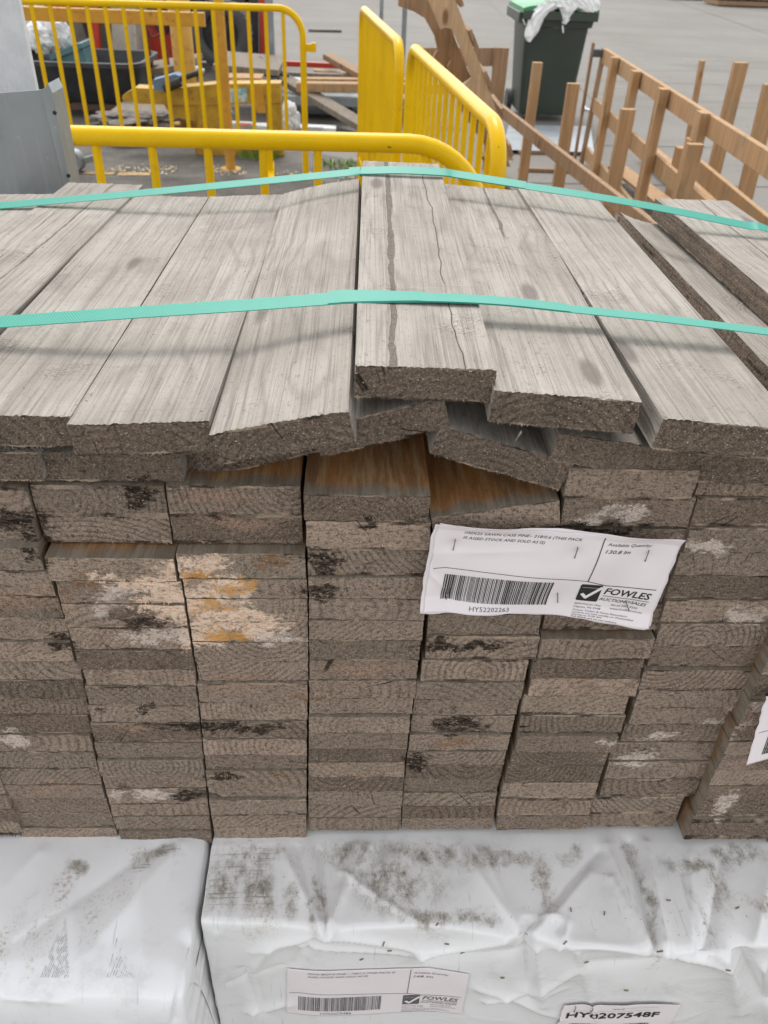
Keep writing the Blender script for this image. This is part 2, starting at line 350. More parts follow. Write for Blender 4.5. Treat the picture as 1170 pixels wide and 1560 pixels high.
class MB:
    def __init__(s): s.V = []; s.F = []; s.I = []
    def add(s, V, F, mi=0):
        n = len(s.V); s.V += [Vector(v) for v in V]; s.F += [tuple(i+n for i in f) for f in F]; s.I += [mi]*len(F); return s
    def bar(s, p0, p1, w, h, up=(0, 0, 1), mi=0, ch=.0):
        """beam from p0 to p1, w across, h along 'up'"""
        p0, p1, up = Vector(p0), Vector(p1), Vector(up)
        d = (p1-p0).normalized(); a = d.cross(up)
        if a.length < 1e-4: a = d.cross(Vector((0, 1, 0)))
        a.normalize(); b = a.cross(d).normalized()
        c = min(w, h)*.08 if ch == 0 else ch
        prof = [(-w/2+c, -h/2), (w/2-c, -h/2), (w/2, -h/2+c), (w/2, h/2-c), (w/2-c, h/2), (-w/2+c, h/2), (-w/2, h/2-c), (-w/2, -h/2+c)]
        V = [p+a*u+b*v for p in (p0, p1) for u, v in prof]; k = 8
        F = [tuple(range(k-1, -1, -1)), tuple(range(k, 2*k))]+[(i, (i+1) % k, k+(i+1) % k, k+i) for i in range(k)]
        return s.add(V, F, mi)
    def box(s, c, size, rz=0, mi=0):
        c = Vector(c); u = Vector((math.cos(rz), math.sin(rz), 0)); x = u*size[0]/2
        return s.bar(c-x, c+x, size[1], size[2], mi=mi)
    def tube(s, path, r, n=12, mi=0, caps=True):
        path = [Vector(p) for p in path]; V = []; F = []
        t0 = (path[1]-path[0]).normalized(); a = t0.orthogonal().normalized()
        for i, p in enumerate(path):
            t = (path[min(i+1, len(path)-1)]-path[max(i-1, 0)]).normalized()
            a = (a - t*a.dot(t)).normalized(); b = t.cross(a)
            rr = r[i] if isinstance(r, (list, tuple)) else r
            V += [p+(a*math.cos(2*math.pi*k/n)+b*math.sin(2*math.pi*k/n))*rr for k in range(n)]
        for i in range(len(path)-1):
            F += [(i*n+k, i*n+(k+1) % n, (i+1)*n+(k+1) % n, (i+1)*n+k) for k in range(n)]
        if caps: F += [tuple(range(n-1, -1, -1)), tuple(range(len(V)-n, len(V)))]
        return s.add(V, F, mi)
    def prism(s, poly, n_, th, mi=0):
        """polygon of world points, thickened along n_"""
        P = [Vector(p) for p in poly]; d = Vector(n_).normalized()*th; k = len(P)
        return s.add(P+[p+d for p in P], [tuple(range(k-1, -1, -1)), tuple(range(k, 2*k))]+[(i, (i+1) % k, k+(i+1) % k, k+i) for i in range(k)], mi)
    def build(s, name, mats, parent=None, smooth=False, loc=None):
        o = mesh_obj(name, s.V, s.F, mats, parent, s.I, smooth, loc)
        if smooth:
            me = o.data
            bm = bmesh.new(); bm.from_mesh(me)
            for e in bm.edges:
                e.smooth = not (len(e.link_faces) == 2 and e.calc_face_angle(0) > R(40))
            bm.to_mesh(me); bm.free()
        return o
def arc(c, a, b, r, a0, a1, n=8):
    c, a, b = Vector(c), Vector(a), Vector(b)
    return [c+a*r*math.cos(R(a0+(a1-a0)*i/n))+b*r*math.sin(R(a0+(a1-a0)*i/n)) for i in range(n+1)]

# ------------------------------------------------------------------ setting: ground
G = -0.7
def ground_mat():
    N = NT('yard_concrete'); p = N.pos()
    a = N.noise(p, .55, 5, .6); b = N.noise(N.vm('MULTIPLY', p, (1.2, 5, 1)), 1, 5, .65); f = N.noise(p, 30, 5, .7)
    c = N.mix(N.mr(a, .3, .7), (0.165, 0.150, 0.130), (0.205, 0.190, 0.168))
    c = N.mix(N.mr(b, .42, .70, 0, .55), c, (0.194, 0.187, 0.176))
    c = N.mix(N.mr(f, .4, .75, 0, .45), c, (.24, .225, .205))
    c = N.mix(N.mr(N.vor(N.vm('MULTIPLY', p, (.6, 2.2, 1)), 1.0), .16, .04, 0, .35), c, (.12, .112, .104))
    c = N.mix(N.mr(N.noise(N.vm('MULTIPLY', p, (.9, 1.6, 1)), 1, 6, .75, 1.5), .58, .68, 0, .35), c, (.11, .10, .085))
    c = N.mix(N.mr(N.noise(p, 2.2, 6, .8), .62, .70, 0, .4), c, (.28, .265, .24))
    tk = N.math('ABSOLUTE', N.math('SUBTRACT', N.noise(N.vm('MULTIPLY', p, (.10, .9, 1)), 1, 2, .4, .4), .5))
    c = N.mix(N.math('MULTIPLY', N.mr(tk, .012, .002), N.mr(f, .4, .6, .1, .4)), c, (.09, .085, .075))
    N.bsdf(c, .82, 0, N.bump(f, .3, .01), .3); return N.m
def asphalt_mat():
    N = NT('worn_asphalt'); p = N.pos()
    c = N.mix(N.mr(N.noise(p, 2.2, 5, .65), .35, .65), (.085, .080, .072), (.15, .14, .125))
    c = N.mix(N.mr(N.noise(p, 60, 4, .7), .5, .72, 0, .5), c, (.26, .24, .21))
    N.bsdf(c, .85, 0, N.bump(N.noise(p, 120, 3), .5, .01), .3); return N.m
M_CONC, M_ASPH = ground_mat(), asphalt_mat()
def sheet(name, pts, mat, z):
    o = mesh_obj(name, [(x, y, z) for x, y in pts], [tuple(range(len(pts)))], mat, loc=(0, 0, z)); prop(o, kind='structure'); return o
sheet('ground', [(-250, -60), (250, -60), (250, 500), (-250, 500)], M_CONC, G)
sheet('asphalt_patch', [(-9, 1.2), (.9, 1.0), (.85, 3.0), (.6, 5.2), (.25, 6.0), (-.5, 6.5), (-1.6, 6.9), (-9, 7.2)], M_ASPH, G+.004)
# slab joints of the yard
mb = MB()
def joint(p, q, wd=.018):
    p, q = Vector((*p, G+.006)), Vector((*q, G+.006)); d = (q-p).normalized(); a = Vector((-d.y, d.x, 0))*wd/2
    mb.add([p-a, q-a, q+a, p+a], [(0, 1, 2, 3)])
joint((-20, 10.2), (30, 10.9)); joint((-20, 15.5), (40, 16.4)); joint((2.3, 2), (3.4, 26)); joint((-20, 22), (40, 23)); joint((1.0, 5.6), (8, 5.9)); joint((1.2, 6.9), (9, 7.2)); joint((6.6, 3), (9, 30))
mb.build('slab_joint', simple('dark_joint', (.12, .11, .10)), loc=(0, 0, G))['kind'] = 'structure'
# painted line
mb = MB(); x = -3.2
while x < -1.55:
    L = random.uniform(.2, .5); mb.add([(x, 5.50+.02*math.sin(x*5), G+.008), (x+L, 5.50, G+.008), (x+L, 5.58, G+.008), (x, 5.575, G+.008)], [(0, 1, 2, 3)]); x += L+random.uniform(.01, .05)
mb.build('painted_line', simple('faded_yellow_line', (.45, .28, .07), (.25, .17, .08), scale=20), loc=(0, 0, G))['kind'] = 'structure'
# sawdust litter along the line
mb = MB()
for i in range(900):
    x = random.uniform(-1.7, .35); y = 5.62+random.gauss(0, .05)+.03*math.sin(x*4)
    if mnoise.noise(Vector((x*4, 3, 0))) < -.12: continue
    a = random.uniform(0, 6.28); s_ = random.uniform(.008, .028); z = G+.008+random.uniform(0, .012)
    mb.add([(x, y, z), (x+math.cos(a)*s_, y+math.sin(a)*s_, z+.003), (x+math.cos(a+1.2)*s_*.5, y+math.sin(a+1.2)*s_*.5, z+.006)], [(0, 1, 2)])
prop(mb.build('wood_litter', simple('pale_chips', (.52, .40, .24), (.62, .52, .36), scale=30)), 'pale wood chips and sawdust lying along the edge of the asphalt', 'wood chips', kind='stuff')
M_GRASS = simple('weed_green', (.20, .30, .05), (.12, .20, .03), .6, scale=30)
for px_, py_, nn, rad, lab in ((395, 240, 170, .10, 'bright green tuft of weeds beside the yellow guard post foot'), (520, 252, 120, .13, 'low weeds growing at the concrete edge near the far barrier foot')):
    c = onz(px_, py_, G+.004); mb = MB()
    for i in range(nn):
        a = random.uniform(0, 6.28); r_ = rad*math.sqrt(random.random()); b = c+Vector((math.cos(a)*r_*1.5, math.sin(a)*r_, 0))
        h = random.uniform(.03, .10)*(1 if nn > 150 else .5); l = Vector((random.gauss(0, .03), random.gauss(0, .03), 0)); s_ = Vector((.005, 0, 0))
        mb.add([b-s_, b+s_, b+l*.5+Vector((0, 0, h*.6))+s_*.7, b+l+Vector((0, 0, h))], [(0, 1, 2, 3)])
    prop(mb.build('weeds', M_GRASS), lab, 'weeds', kind='stuff')
# ------------------------------------------------------------------ boards
def edge_noise(v, k): return mnoise.noise(Vector((v*k, 3.7, 1.3)))
def board(O, X, Y, Z, w, h, L, mats, nx=22, nz=6, rough=.0005, hairs=14, bow=0., darkside=False, faded=.15, label=None, group=None, tone=.4, pith=(.0, -.03), ringf=1400., saw=.3,
          streak=(0., 0., 0., 0.), split=9., name='sawn_board', cat='board', seed=0):
    """O is the middle of the near end; X across, Y along, Z up"""
    rd = random.Random(seed)
    jit = lambda a: rd.uniform(-a, a)
    V = []; F = []; I = []
    idx = {}
    for j in range(nz+1):
        for i in range(nx+1):
            x = -w/2+w*i/nx; z = -h/2+h*j/nz; e = (i in (0, nx)) or (j in (0, nz))
            z += bow*(1-(2*x/w)**2)
            if e: x += jit(rough*.8) if i in (0, nx) else 0; z += jit(rough) if j in (0, nz) else 0
            y = jit(rough*.9) + rough*2*mnoise.noise(Vector((x*60+seed, z*60, 0)))
            idx[i, j] = len(V); V.append(Vector((x, y, z)))
    for j in range(nz):
        for i in range(nx): F.append((idx[i, j], idx[i+1, j], idx[i+1, j+1], idx[i, j+1])); I.append(0)
    ring = [(i, 0) for i in range(nx)]+[(nx, j) for j in range(nz)]+[(i, nz) for i in range(nx, 0, -1)]+[(0, j) for j in range(nz, 0, -1)]
    prev = [idx[k] for k in ring]; n = len(prev)
    for y in (.003, .012, .05, L*.2, L*.4, L*.6, L*.8, L):
        cur = []
        for (i, j) in ring:
            x = -w/2+w*i/nx; z = -h/2+h*j/nz+bow*(1-(2*x/w)**2)
            a = rough*.35
            cur.append(len(V)); V.append(Vector((x+(jit(a) if i in (0, nx) else 0), y+(jit(rough*3) if y == L else 0), z+(jit(a) if j in (0, nz) else 0))))
        for k in range(n):
            F.append((prev[(k+1) % n], prev[k], cur[k], cur[(k+1) % n])); I.append(0 if darkside and ring[k][0] == 0 and ring[(k+1) % n][0] == 0 else 1)
        prev = cur
    F.append(tuple(reversed(prev))); I.append(0)
    for k in range(hairs):      # torn fibres along the sawn arris
        x = rd.uniform(-w/2, w/2); lo = rd.random() < .8; z = (-h/2+.0004) if lo else h/2-.0006
        z += bow*(1-(2*x/w)**2)
        l = rd.uniform(.0006, .0022); dw = rd.uniform(.0003, .0009); b = len(V)
        V += [Vector((x-dw, .0002, z)), Vector((x+dw, .0002, z)), Vector((x+jit(.0008), -rd.uniform(.0002, .0010), z-(l if lo else -l*.35)))]
        F.append((b, b+1, b+2)); I.append(0)
    nf = int(w*h*(62000 if nx < 40 else 90000))
    for k in range(nf):         # stubs of fibre standing off the sawn end
        x = rd.uniform(-w/2+.001, w/2-.001); z = rd.uniform(-h/2+.0008, h/2-.0008)
        if mnoise.noise(Vector((x*55+seed, z*90, 7))) < rd.uniform(-.5, .25): continue
        z += bow*(1-(2*x/w)**2); a = rd.gauss(saw*1.2-.4, .5); l = rd.uniform(.0005, .0013); q = rd.uniform(.0003, .0009)
        dx, dz = math.cos(a)*l, math.sin(a)*l*.7; b = len(V)
        V += [Vector((x-dx, -.0001, z-dz)), Vector((x+dx, -.0001, z+dz)), Vector((x+jit(.0005), -q-.0004, z-.0004+jit(.0003))), Vector((x, .0006, z-.0010))]
        F.append((b, b+2, b+1)); I.append(2 if rd.random() < .45 else 0); F.append((b+2, b+3, b+1)); I.append(0)
    mats = (*mats, M_FIBRE)
    me = bpy.data.meshes.new(name); me.from_pydata([tuple(v) for v in V], [], F)
    for mm in mats: me.materials.append(mm)
    me.polygons.foreach_set('material_index', I); me.update()
    o = bpy.data.objects.new(name, me); col.objects.link(o)
    M = Matrix((X, Y, Z)).transposed().to_4x4(); M.translation = O; o.matrix_world = M
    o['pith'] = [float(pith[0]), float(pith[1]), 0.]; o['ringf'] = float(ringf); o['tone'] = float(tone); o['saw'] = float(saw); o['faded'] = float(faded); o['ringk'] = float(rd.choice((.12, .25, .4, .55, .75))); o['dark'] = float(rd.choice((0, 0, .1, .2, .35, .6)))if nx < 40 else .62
    o['streak_x'], o['streak_w'], o['streak_slope'], o['streak_y'] = [float(v) for v in streak]; o['split_x'] = float(split)
    return prop(o, label, cat, group)

def frame_from(A, Bp, Rr, L, right=False):
    """A,Bp front top-left and top-right; Rr pixel of a rear top corner, L away along the board"""
    base = Bp if right else A
    d = ray(*Rr); oc = CAM-base
    a = d.dot(d); b = 2*d.dot(oc); c = oc.dot(oc)-L*L
    t = (-b+math.sqrt(max(0, b*b-4*a*c)))/(2*a)
    Y = (CAM+d*t-base).normalized()
    X = (Bp-A); X = (X-Y*X.dot(Y)).normalized(); return X, Y, X.cross(Y)
TOPG = 'loose boards laid across the top of the pack'
def topboard(TL, TR, e, rear, right, label, L=.6, h=.025, worldTL=None, worldTR=None, **kw):
    A = worldTL if worldTL is not None else ony(*TL, e); Bp = worldTR if worldTR is not None else ony(*TR, e)
    X, Y, Z = frame_from(A, Bp, rear, L, right)
    w = (Bp-A).length
    return board((A+Bp)/2-Z*h/2, X, Y, Z, w, h, L, (M_END, M_TOP), nx=48, nz=11, rough=.0006, hairs=70, label=label, group=TOPG, **kw)
V3 = Vector
topboard((541,557), (757,563), 0, (553,245), False, 'highest centre board with a dark brown bark streak running its whole length', tone=.15, pith=(.01,-.09), ringf=828, streak=(-.022,.0034,.006,-.1), split=.026, seed=11, saw=.75)
topboard((753,596), (977,611), -.010, (798,291), True, 'top board right of the highest one, dark streak fading near its far end', tone=.2, pith=(-.01,-.05), ringf=936, streak=(.006,.0020,-.012,.36), seed=12, saw=.7)
topboard(None, None, 0, (907,300), True, 'wide top board third from the centre gap on the right with split corner', worldTL=V3((.2570,-.02,.5350)), worldTR=V3((.3600,-.02,.5262)), tone=.25, pith=(.02,-.04), ringf=900, seed=13, saw=.2)
topboard(None, None, 0, (945,323), False, 'lower top board mostly hidden, half under the raised right board', L=.597, worldTL=V3((.3930,.0,.5150)), worldTR=V3((.4560,.0,.5010)), tone=.25, pith=(-.01,-.03), ringf=900, bow=-.004, darkside=True, seed=14)
topboard(None, None, 0, (998,302), False, 'raised top board at the right edge with rough dark side', L=.6, worldTL=V3((.4580,.0,.5240)), worldTR=V3((.5580,.0,.5230)), tone=.1, pith=(.03,-.06), ringf=864, streak=(-.01,.0012,.03,.1), seed=15, darkside=True)
topboard((318,664), (531,626), -.024, (433,295), False, 'tilted top board left of the centre gap, sloping up to the right', tone=.3, pith=(.015,-.045), ringf=900, seed=16, saw=.2, bow=.0015)
topboard((100,649), (318,640), -.012, (320,300), False, 'top board second left of the centre gap with damp stain at far end', tone=.35, pith=(-.02,-.07), ringf=828, seed=17, saw=.6)
topboard((-113,632), (107,634), 0.0, (318,300), True, 'top board third left of the centre gap with pitted bumpy grain', tone=.2, pith=(-.03,-.04), ringf=720, seed=18, saw=.3)
topboard(None, None, 0, (218,281), True, 'top board reaching furthest back on the left with a dark crack', worldTL=V3((-.3640,.045,.5170)), worldTR=V3((-.2640,.045,.5175)), tone=.3, pith=(.03,-.06), ringf=828, streak=(.0,.0013,.02,.1), split=-.02, seed=19)
topboard(None, None, 0, (82,295), True, 'top board at the left edge beneath the galvanised bracket', worldTL=V3((-.4660,.000,.5120)), worldTR=V3((-.3660,.000,.5160)), tone=.3, pith=(.0,-.06), seed=20)
LAY2 = 'second layer boards peeping out under the top boards'
def lay2(p1, p2, e, label, bottom=False, L=.6, fresh=True, h=.025, pitch=0., **kw):
    A = ony(*p1, e); Bp = ony(*p2, e); X = (Bp-A); w = X.length; X.normalize()
    Y = Vector((0, 1, pitch)).normalized(); X = (X-Y*X.dot(Y)).normalized(); Z = X.cross(Y)
    mid = (A+Bp)/2 + Z*(h/2 if bottom else -h/2)
    return board(mid, X, Y, Z, w, h, L, (M_END, M_TOP if not fresh else M_FRESH), nx=40, nz=9, rough=.0006, hairs=40, label=label, group=LAY2, **kw)
lay2((-150,731), (68,733), .006, 'board end low at the left edge, under the first top board', bottom=True, tone=.25, pith=(.03,0), seed=31, fresh=False)
lay2((72,732), (281,733), .014, 'dark board end left, below the gap between two top boards', bottom=True, tone=.1, pith=(.035,-.012), ringf=720, seed=32, fresh=False)
lay2((291,733), (487,688), .030, 'tilted board end mostly hidden under the sloping top board', bottom=True, tone=.2, pith=(-.02,-.03), seed=33, pitch=-.01)
lay2((489,697), (686,651), .004, 'tilted board end directly under the highest board, above the orange face', bottom=True, tone=.22, pith=(.05,-.02), ringf=792, seed=34, fresh=False, pitch=-.01)
lay2((673,649), (874,707), .002, 'board end sloping down to the right below the highest board', tone=.2, pith=(.0,-.05), ringf=1080, seed=35, fresh=False, pitch=-.01)
lay2((852,659), (1058,690), .002, 'board end wedged under the top board, right of the sloping one', tone=.2, pith=(-.04,-.02), ringf=936, seed=36, fresh=False)
lay2((1055,691), (1262,703), .004, 'board end under the wide right top board, upper one of two', tone=.18, pith=(.02,-.05), ringf=864, seed=37, fresh=False)
lay2((1264,704), (1466,716), .004, 'hidden board end right of the two at the right, beyond the frame', tone=.2, seed=38, fresh=False)

# ------------------------------------------------------------------ the stack, column by column
def lerp(pts, y):
    if y <= pts[0][0]: a, b = pts[0], pts[1]
    elif y >= pts[-1][0]: a, b = pts[-2], pts[-1]
    else:
        for a, b in zip(pts, pts[1:]):
            if a[0] <= y <= b[0]: break
    return a[1]+(b[1]-a[1])*(y-a[0])/(b[0]-a[0])
# each: reference x for heights, left edge (y,x), right edge (y,x), row lines, setback (mm) of rows
COLS = {
 -3: dict(desc='second column from the left', L=[(740,-150),(1283,35)], Rr=[(739,43),(832,60),(833,64),(848,63),(900,87),(997,113),(1028,127),(1126,140),(1199,157),(1283,184)],
          rows=[739,788,832,868,906,943,976,1007,1035,1064,1090,1118,1143,1169,1193,1215,1237,1259,1275], e=[12,12,4]),
 -2: dict(desc='third column from the left', L=[(738,45),(786,58),(787,62),(829,64),(848,64),(900,88),(997,115),(1028,128),(1126,141),(1199,158),(1263,176),(1283,189)],
          Rr=[(738,249),(787,258),(829,262),(848,262),(900,279),(1002,294),(1024,298),(1092,303),(1148,309),(1212,315),(1283,324)],
          rows=[738,787,829,0,848,884,919,955,989,1019,1045,1076,1103,1133,1156,1180,1203,1227,1245,1265,1283], e=[14,14,14,0]),
 -1: dict(desc='fourth column from the left', L=[(738,251),(784,259),(829,263),(843,264),(900,281),(1002,296),(1024,300),(1092,305),(1148,311),(1212,317),(1276,328)],
          Rr=[(738,457),(784,460),(829,462),(843,464),(900,469),(1015,470),(1113,468),(1280,467)],
          rows=[739,784,829,0,843,882,912,948,979,1009,1039,1070,1098,1124,1149,1172,1194,1216,1240,1258,1275], e=[10,10,10,0]),
 0: dict(desc='fifth column from the left', L=[(752,460),(794,465),(900,470),(1015,471),(1263,469)],
         Rr=[(752,655),(880,656),(934,647),(973,643),(1002,638),(1062,633),(1088,626),(1139,620),(1182,616),(1267,610)],
         rows=[752,793,836,878,911,943,973,1005,1036,1064,1089,1114,1139,1161,1183,1205,1227,1248,1267], e=[0]),
 1: dict(desc='sixth column from the left, under the big tag', L=[(762,656),(880,658),(935,652),(1003,647),(1037,635),(1092,628),(1143,621),(1207,614),(1265,611)],
         Rr=[(790,853),(880,840),(935,825),(1003,818),(1004,806),(1037,799),(1064,793),(1092,787),(1118,779),(1143,772),(1163,767),(1207,758),(1265,750)],
         rows=[800,836,870,903,936,967,1003,1036,1064,1092,1118,1143,1164,1186,1208,1229,1247,1265], e=[2]),
 2: dict(desc='seventh column from the left, below the tag corner', L=[(713,864),(758,858),(804,856),(957,824),(1003,821),(1004,811),(1059,804),(1061,797),(1119,790),(1142,783),(1180,771),(1216,760),(1262,756)],
         Rr=[(713,1062),(804,1054),(900,1015),(957,1003),(973,997),(1003,992),(1004,981),(1059,969),(1061,959),(1091,953),(1119,947),(1142,930),(1190,912),(1216,903),(1262,893)],
         rows=[713,758,804,843,880,918,957,0,973,1004,1032,1060,1091,1119,1143,1167,1190,1214,1240,1262], e=[2,2,8,8,8,10,10,10,-2,2,2,0]),
 3: dict(desc='eighth column from the left, right of the big tag', L=[(730,1064),(759,1062),(803,1052),(900,1018),(951,1006),(1016,987),(1018,980),(1105,958),(1119,948),(1140,932),(1200,915),(1211,903),(1262,893)],
         Rr=[(730,1275),(803,1258),(880,1212),(982,1167),(1018,1150),(1050,1136),(1105,1112),(1146,1086),(1197,1063),(1210,1041),(1262,1028)],
         rows=[730,759,803,843,879,915,950,985,1018,1049,1077,1105,1131,1158,1184,1211,1238,1262], e=[3]),
 4: dict(desc='ninth column with brown side', L=[(730,1283),(980,1182),(1031,1159),(1067,1139),(1105,1125),(1106,1119),(1127,1110),(1235,1063),(1276,1036)],
         Rr=[(730,1490),(982,1360),(1276,1172)],
         rows=[730,765,806,846,884,922,959,995,1031,1067,1105,1127,1148,1172,1196,1218,1244,1276], e=[-13]),
}
ORD = ['top','second','third','fourth','fifth','sixth','seventh','eighth','ninth','tenth','eleventh','twelfth','thirteenth','fourteenth','fifteenth','sixteenth','seventeenth','eighteenth','nineteenth','twentieth']
STK = 'sawn board ends stacked in columns in the banded pack'
SPECIAL = {(-2,1):'dark corner and pinkish knot', (-2,0):'black mottled stain at its right', (-3,1):'black stained with orange flecks', (-2,12):'dark square mark near its left', (-2,18):'white scraped paint patch',
 (-1,13):'dark band along its top', (0,2):'black stain at its left', (0,3):'black smear at its left', (1,0):'orange face showing above it', (2,1):'white mould smear', (2,7):'orange strip showing above it', (2,10):'thin orange edge above it',
 (3,3):'pale triangular scar', (2,14):'grey smudges', (0,8):'concentric rings', (0,0):'wide rusty orange face above it'}
def adjective(t, rf, pth):
    a = 'pinkish brown' if t > .62 else ('grey brown' if t > .3 else 'olive grey')
    r = 'heart rings' if abs(pth[1]) < .013 and abs(pth[0]) < .045 else ('arched rings' if abs(pth[1]) < .035 else 'faint grain')
    return a, r
used = 0
for k, cdv in COLS.items():
    rows = cdv['rows']; ri = 0; i = 0; el = cdv['e']
    rr = random.Random(100+k)
    while i < len(rows)-1:
        if rows[i+1] == 0: i += 2; continue
        y0, y1 = rows[i], rows[i+1]
        e = el[min(i, len(el)-1)]/1000.
        ym = (y0+y1)/2
        xl, xr = lerp(cdv['L'], ym), lerp(cdv['Rr'], ym)
        xm = (xl+xr)/2
        top = ony(xm, y0, e); bot = ony(xm, y1, e)
        a = ony(xl, ym, e).x; b = ony(xr, ym, e).x
        if (k, ri) == (1, 0):        # the slightly rolled board behind the tag
            A = ony(656, 789, e); Bp = ony(853, 762, e); X = (Bp-A).normalized(); w_ = (Bp-A).length; Y = Vector((0, 1, 0)); Z = X.cross(Y)
            O = (A+Bp)/2-Z*.0125; h = .025
        else:
            X, Y, Z = Vector((1, 0, 0)), Vector((0, 1, 0)), Vector((0, 0, 1)); h = top.z-bot.z-.0011; w_ = b-a
            O = Vector(((a+b)/2, e+rr.uniform(-.0022, .0022), (top.z+bot.z)/2))
        if k in (4,): w_ = min(w_, .1005); O.x = a+w_/2
        roll = rr.gauss(0, .004)
        if k != 1 or ri: X = Vector((math.cos(roll), 0, math.sin(roll))); Z = Vector((-math.sin(roll), 0, math.cos(roll)))
        yaw = rr.gauss(0, .003); Y = (Y+X*yaw).normalized(); X = Y.cross(Z)
        t = min(.95, max(.02, rr.betavariate(2, 2.6)-(.10 if y0 > 1130 else 0)))
        pth = rr.choice([(rr.uniform(-.03, .03), rr.uniform(-.010, .010)), (rr.uniform(-.05, .05), rr.choice((-1, 1))*rr.uniform(.012, .03)), (rr.uniform(-.12, .12), rr.choice((-1, 1))*rr.uniform(.04, .12))])
        if (k, ri) in ((0, 8), (-3, 8), (-3, 9), (-3, 10), (2, 11), (2, 7)): pth = (rr.uniform(-.012, .012), rr.uniform(-.004, .004))
        ad, rg = adjective(t, 0, pth); sp_ = SPECIAL.get((k, ri), rg)
        lab = '%s board end, %s, %s in %s' % (ad, sp_, ORD[ri]+('' if ri == 0 else ' down'), cdv['desc'].split(',')[0].replace('from the left', 'from left'))
        if len(lab.split()) > 16: lab = lab.replace(' board end', ' end')
        if len(lab.split()) > 16: lab = lab.replace(' its', '')
        tear = rr.random()
        board(O, X, Y, Z, w_-.0008, h, .6, (M_END, M_FRESH), label=lab, group=STK, tone=t, pith=pth, ringf=rr.uniform(650, 1350), saw=rr.random(), hairs=rr.choice((6, 14, 30)), rough=.00045, seed=1000+k*40+ri, nx=26, nz=6, faded=.0 if ri == 0 and k in (-1, 0, 1) or (k, ri) == (2, 7) else .72 if k == 4 else (.75 if rr.random() < .6 else .2))
        ri += 1; i += 1
# columns at the outer ends of the pack
for k, desc, nr in ((-5, 'outermost column beyond the left edge', 18), (-4, 'first column at the left edge', 18), (5, 'tenth column at the right edge', 18)):
    rr = random.Random(200+k)
    for i in range(nr):
        t = min(.9, rr.betavariate(2, 3)); pth = (rr.uniform(-.06, .06), rr.uniform(-.05, .05)); ad, rg = adjective(t, 0, pth)
        j = nr-1-i
        xo = .1018*k + (.0 if k < 0 else -.006) + rr.uniform(-.001, .001)
        board(Vector((xo+.0505, -.012 if k == 5 else .0+rr.uniform(-.001, .001), .0125+.025*i)), Vector((1, 0, 0)), Vector((0, 1, 0)), Vector((0, 0, 1)), .1, .0245, .6, (M_END, M_FRESH),
              label='%s board end, %s, %s in %s' % (ad, rg, ORD[j]+('' if j == 0 else ' down'), desc), group=STK, tone=t, pith=pth, ringf=rr.uniform(650, 1350), saw=rr.random(), seed=3000+k*40+i, hairs=10)

# ------------------------------------------------------------------ straps
def strap(pts, wd, th, name, label, lap=None, ends=True):
    """pts: centre line over the pack"""
    root = empty(name, pts[len(pts)//2], label, 'strap')
    def ribbon(P, nm, lift, w0=wd, tilt=None):
        V = []; F = []
        for i, p in enumerate(P):
            t = (P[min(i+1, len(P)-1)]-P[max(i-1, 0)]).normalized(); a = Vector((0, 1, 0)); a = (a-t*a.dot(t)).normalized()
            u = t.cross(a).normalized(); tw = tilt(p.x) if tilt else 0
            a = a*math.cos(tw)+u*math.sin(tw); u = t.cross(a)
            p = p+u*lift
            V += [p-a*w0/2, p+a*w0/2, p+a*w0/2+u*th, p-a*w0/2+u*th]
        for i in range(len(P)-1):
            for k in range(4): F.append((i*4+k, i*4+(k+1) % 4, i*4+4+(k+1) % 4, i*4+4+k))
        F += [(3, 2, 1, 0), tuple(len(V)-4+k for k in range(4))]
        mesh_obj(nm, V, F, M_STRAP, root)
    return root, ribbon
def smoothpath(C_, n=10):
    out = []
    for i in range(len(C_)-1):
        p0, p1, p2, p3 = C_[max(i-1, 0)], C_[i], C_[i+1], C_[min(i+2, len(C_)-1)]
        for k in range(n):
            t = k/n
            out.append(.5*((2*p1)+(p2-p0)*t+(2*p0-5*p1+4*p2-p3)*t*t+(3*p1-p0-3*p2+p3)*t**3))
    out.append(C_[-1]); return out
PL, PR = -.512, .617       # pack sides
def strap_line(y, pix, dz=0.):
    mid = [ony(px, py, y(px) if callable(y) else y) for px, py in pix]
    return [p+Vector((0, 0, dz)) for p in mid]
ns = strap_line(.122, [(-60,496),(0,492),(200,478),(380,466),(500,457),(541,455),(650,456),(757,461),(865,472),(1000,486),(1170,507),(1260,519)])
ns = [V3((PL-.003,.122,.05)), V3((PL-.003,.122,.48)), V3((PL+.002,.122,.508))] + ns + [V3((PR-.002,.122,.521)), V3((PR+.003,.122,.50)), V3((PR+.003,.122,.05))]
root, rib = strap(ns, .0155, .0007, 'strap', 'near teal strap pulled over the top boards with a ribbed overlap right of centre')
P = smoothpath(ns, 8); rib(P, 'band', .0006, .0152, lambda x: .26 if x < .03 else max(.02, .26-(x-.03)*3))
lapP = [p for p in P if ony(497,447,.122).x-.0 <= p.x <= ony(866,472,.122).x and p.z > .5]
lapP2 = [p+Vector((0, .0014 if p.x < .10 else 0, 0)) for p in lapP]
rib(lapP2, 'overlap', .0015, .0162, lambda x: .26 if x < .03 else max(.02, .26-(x-.03)*3))
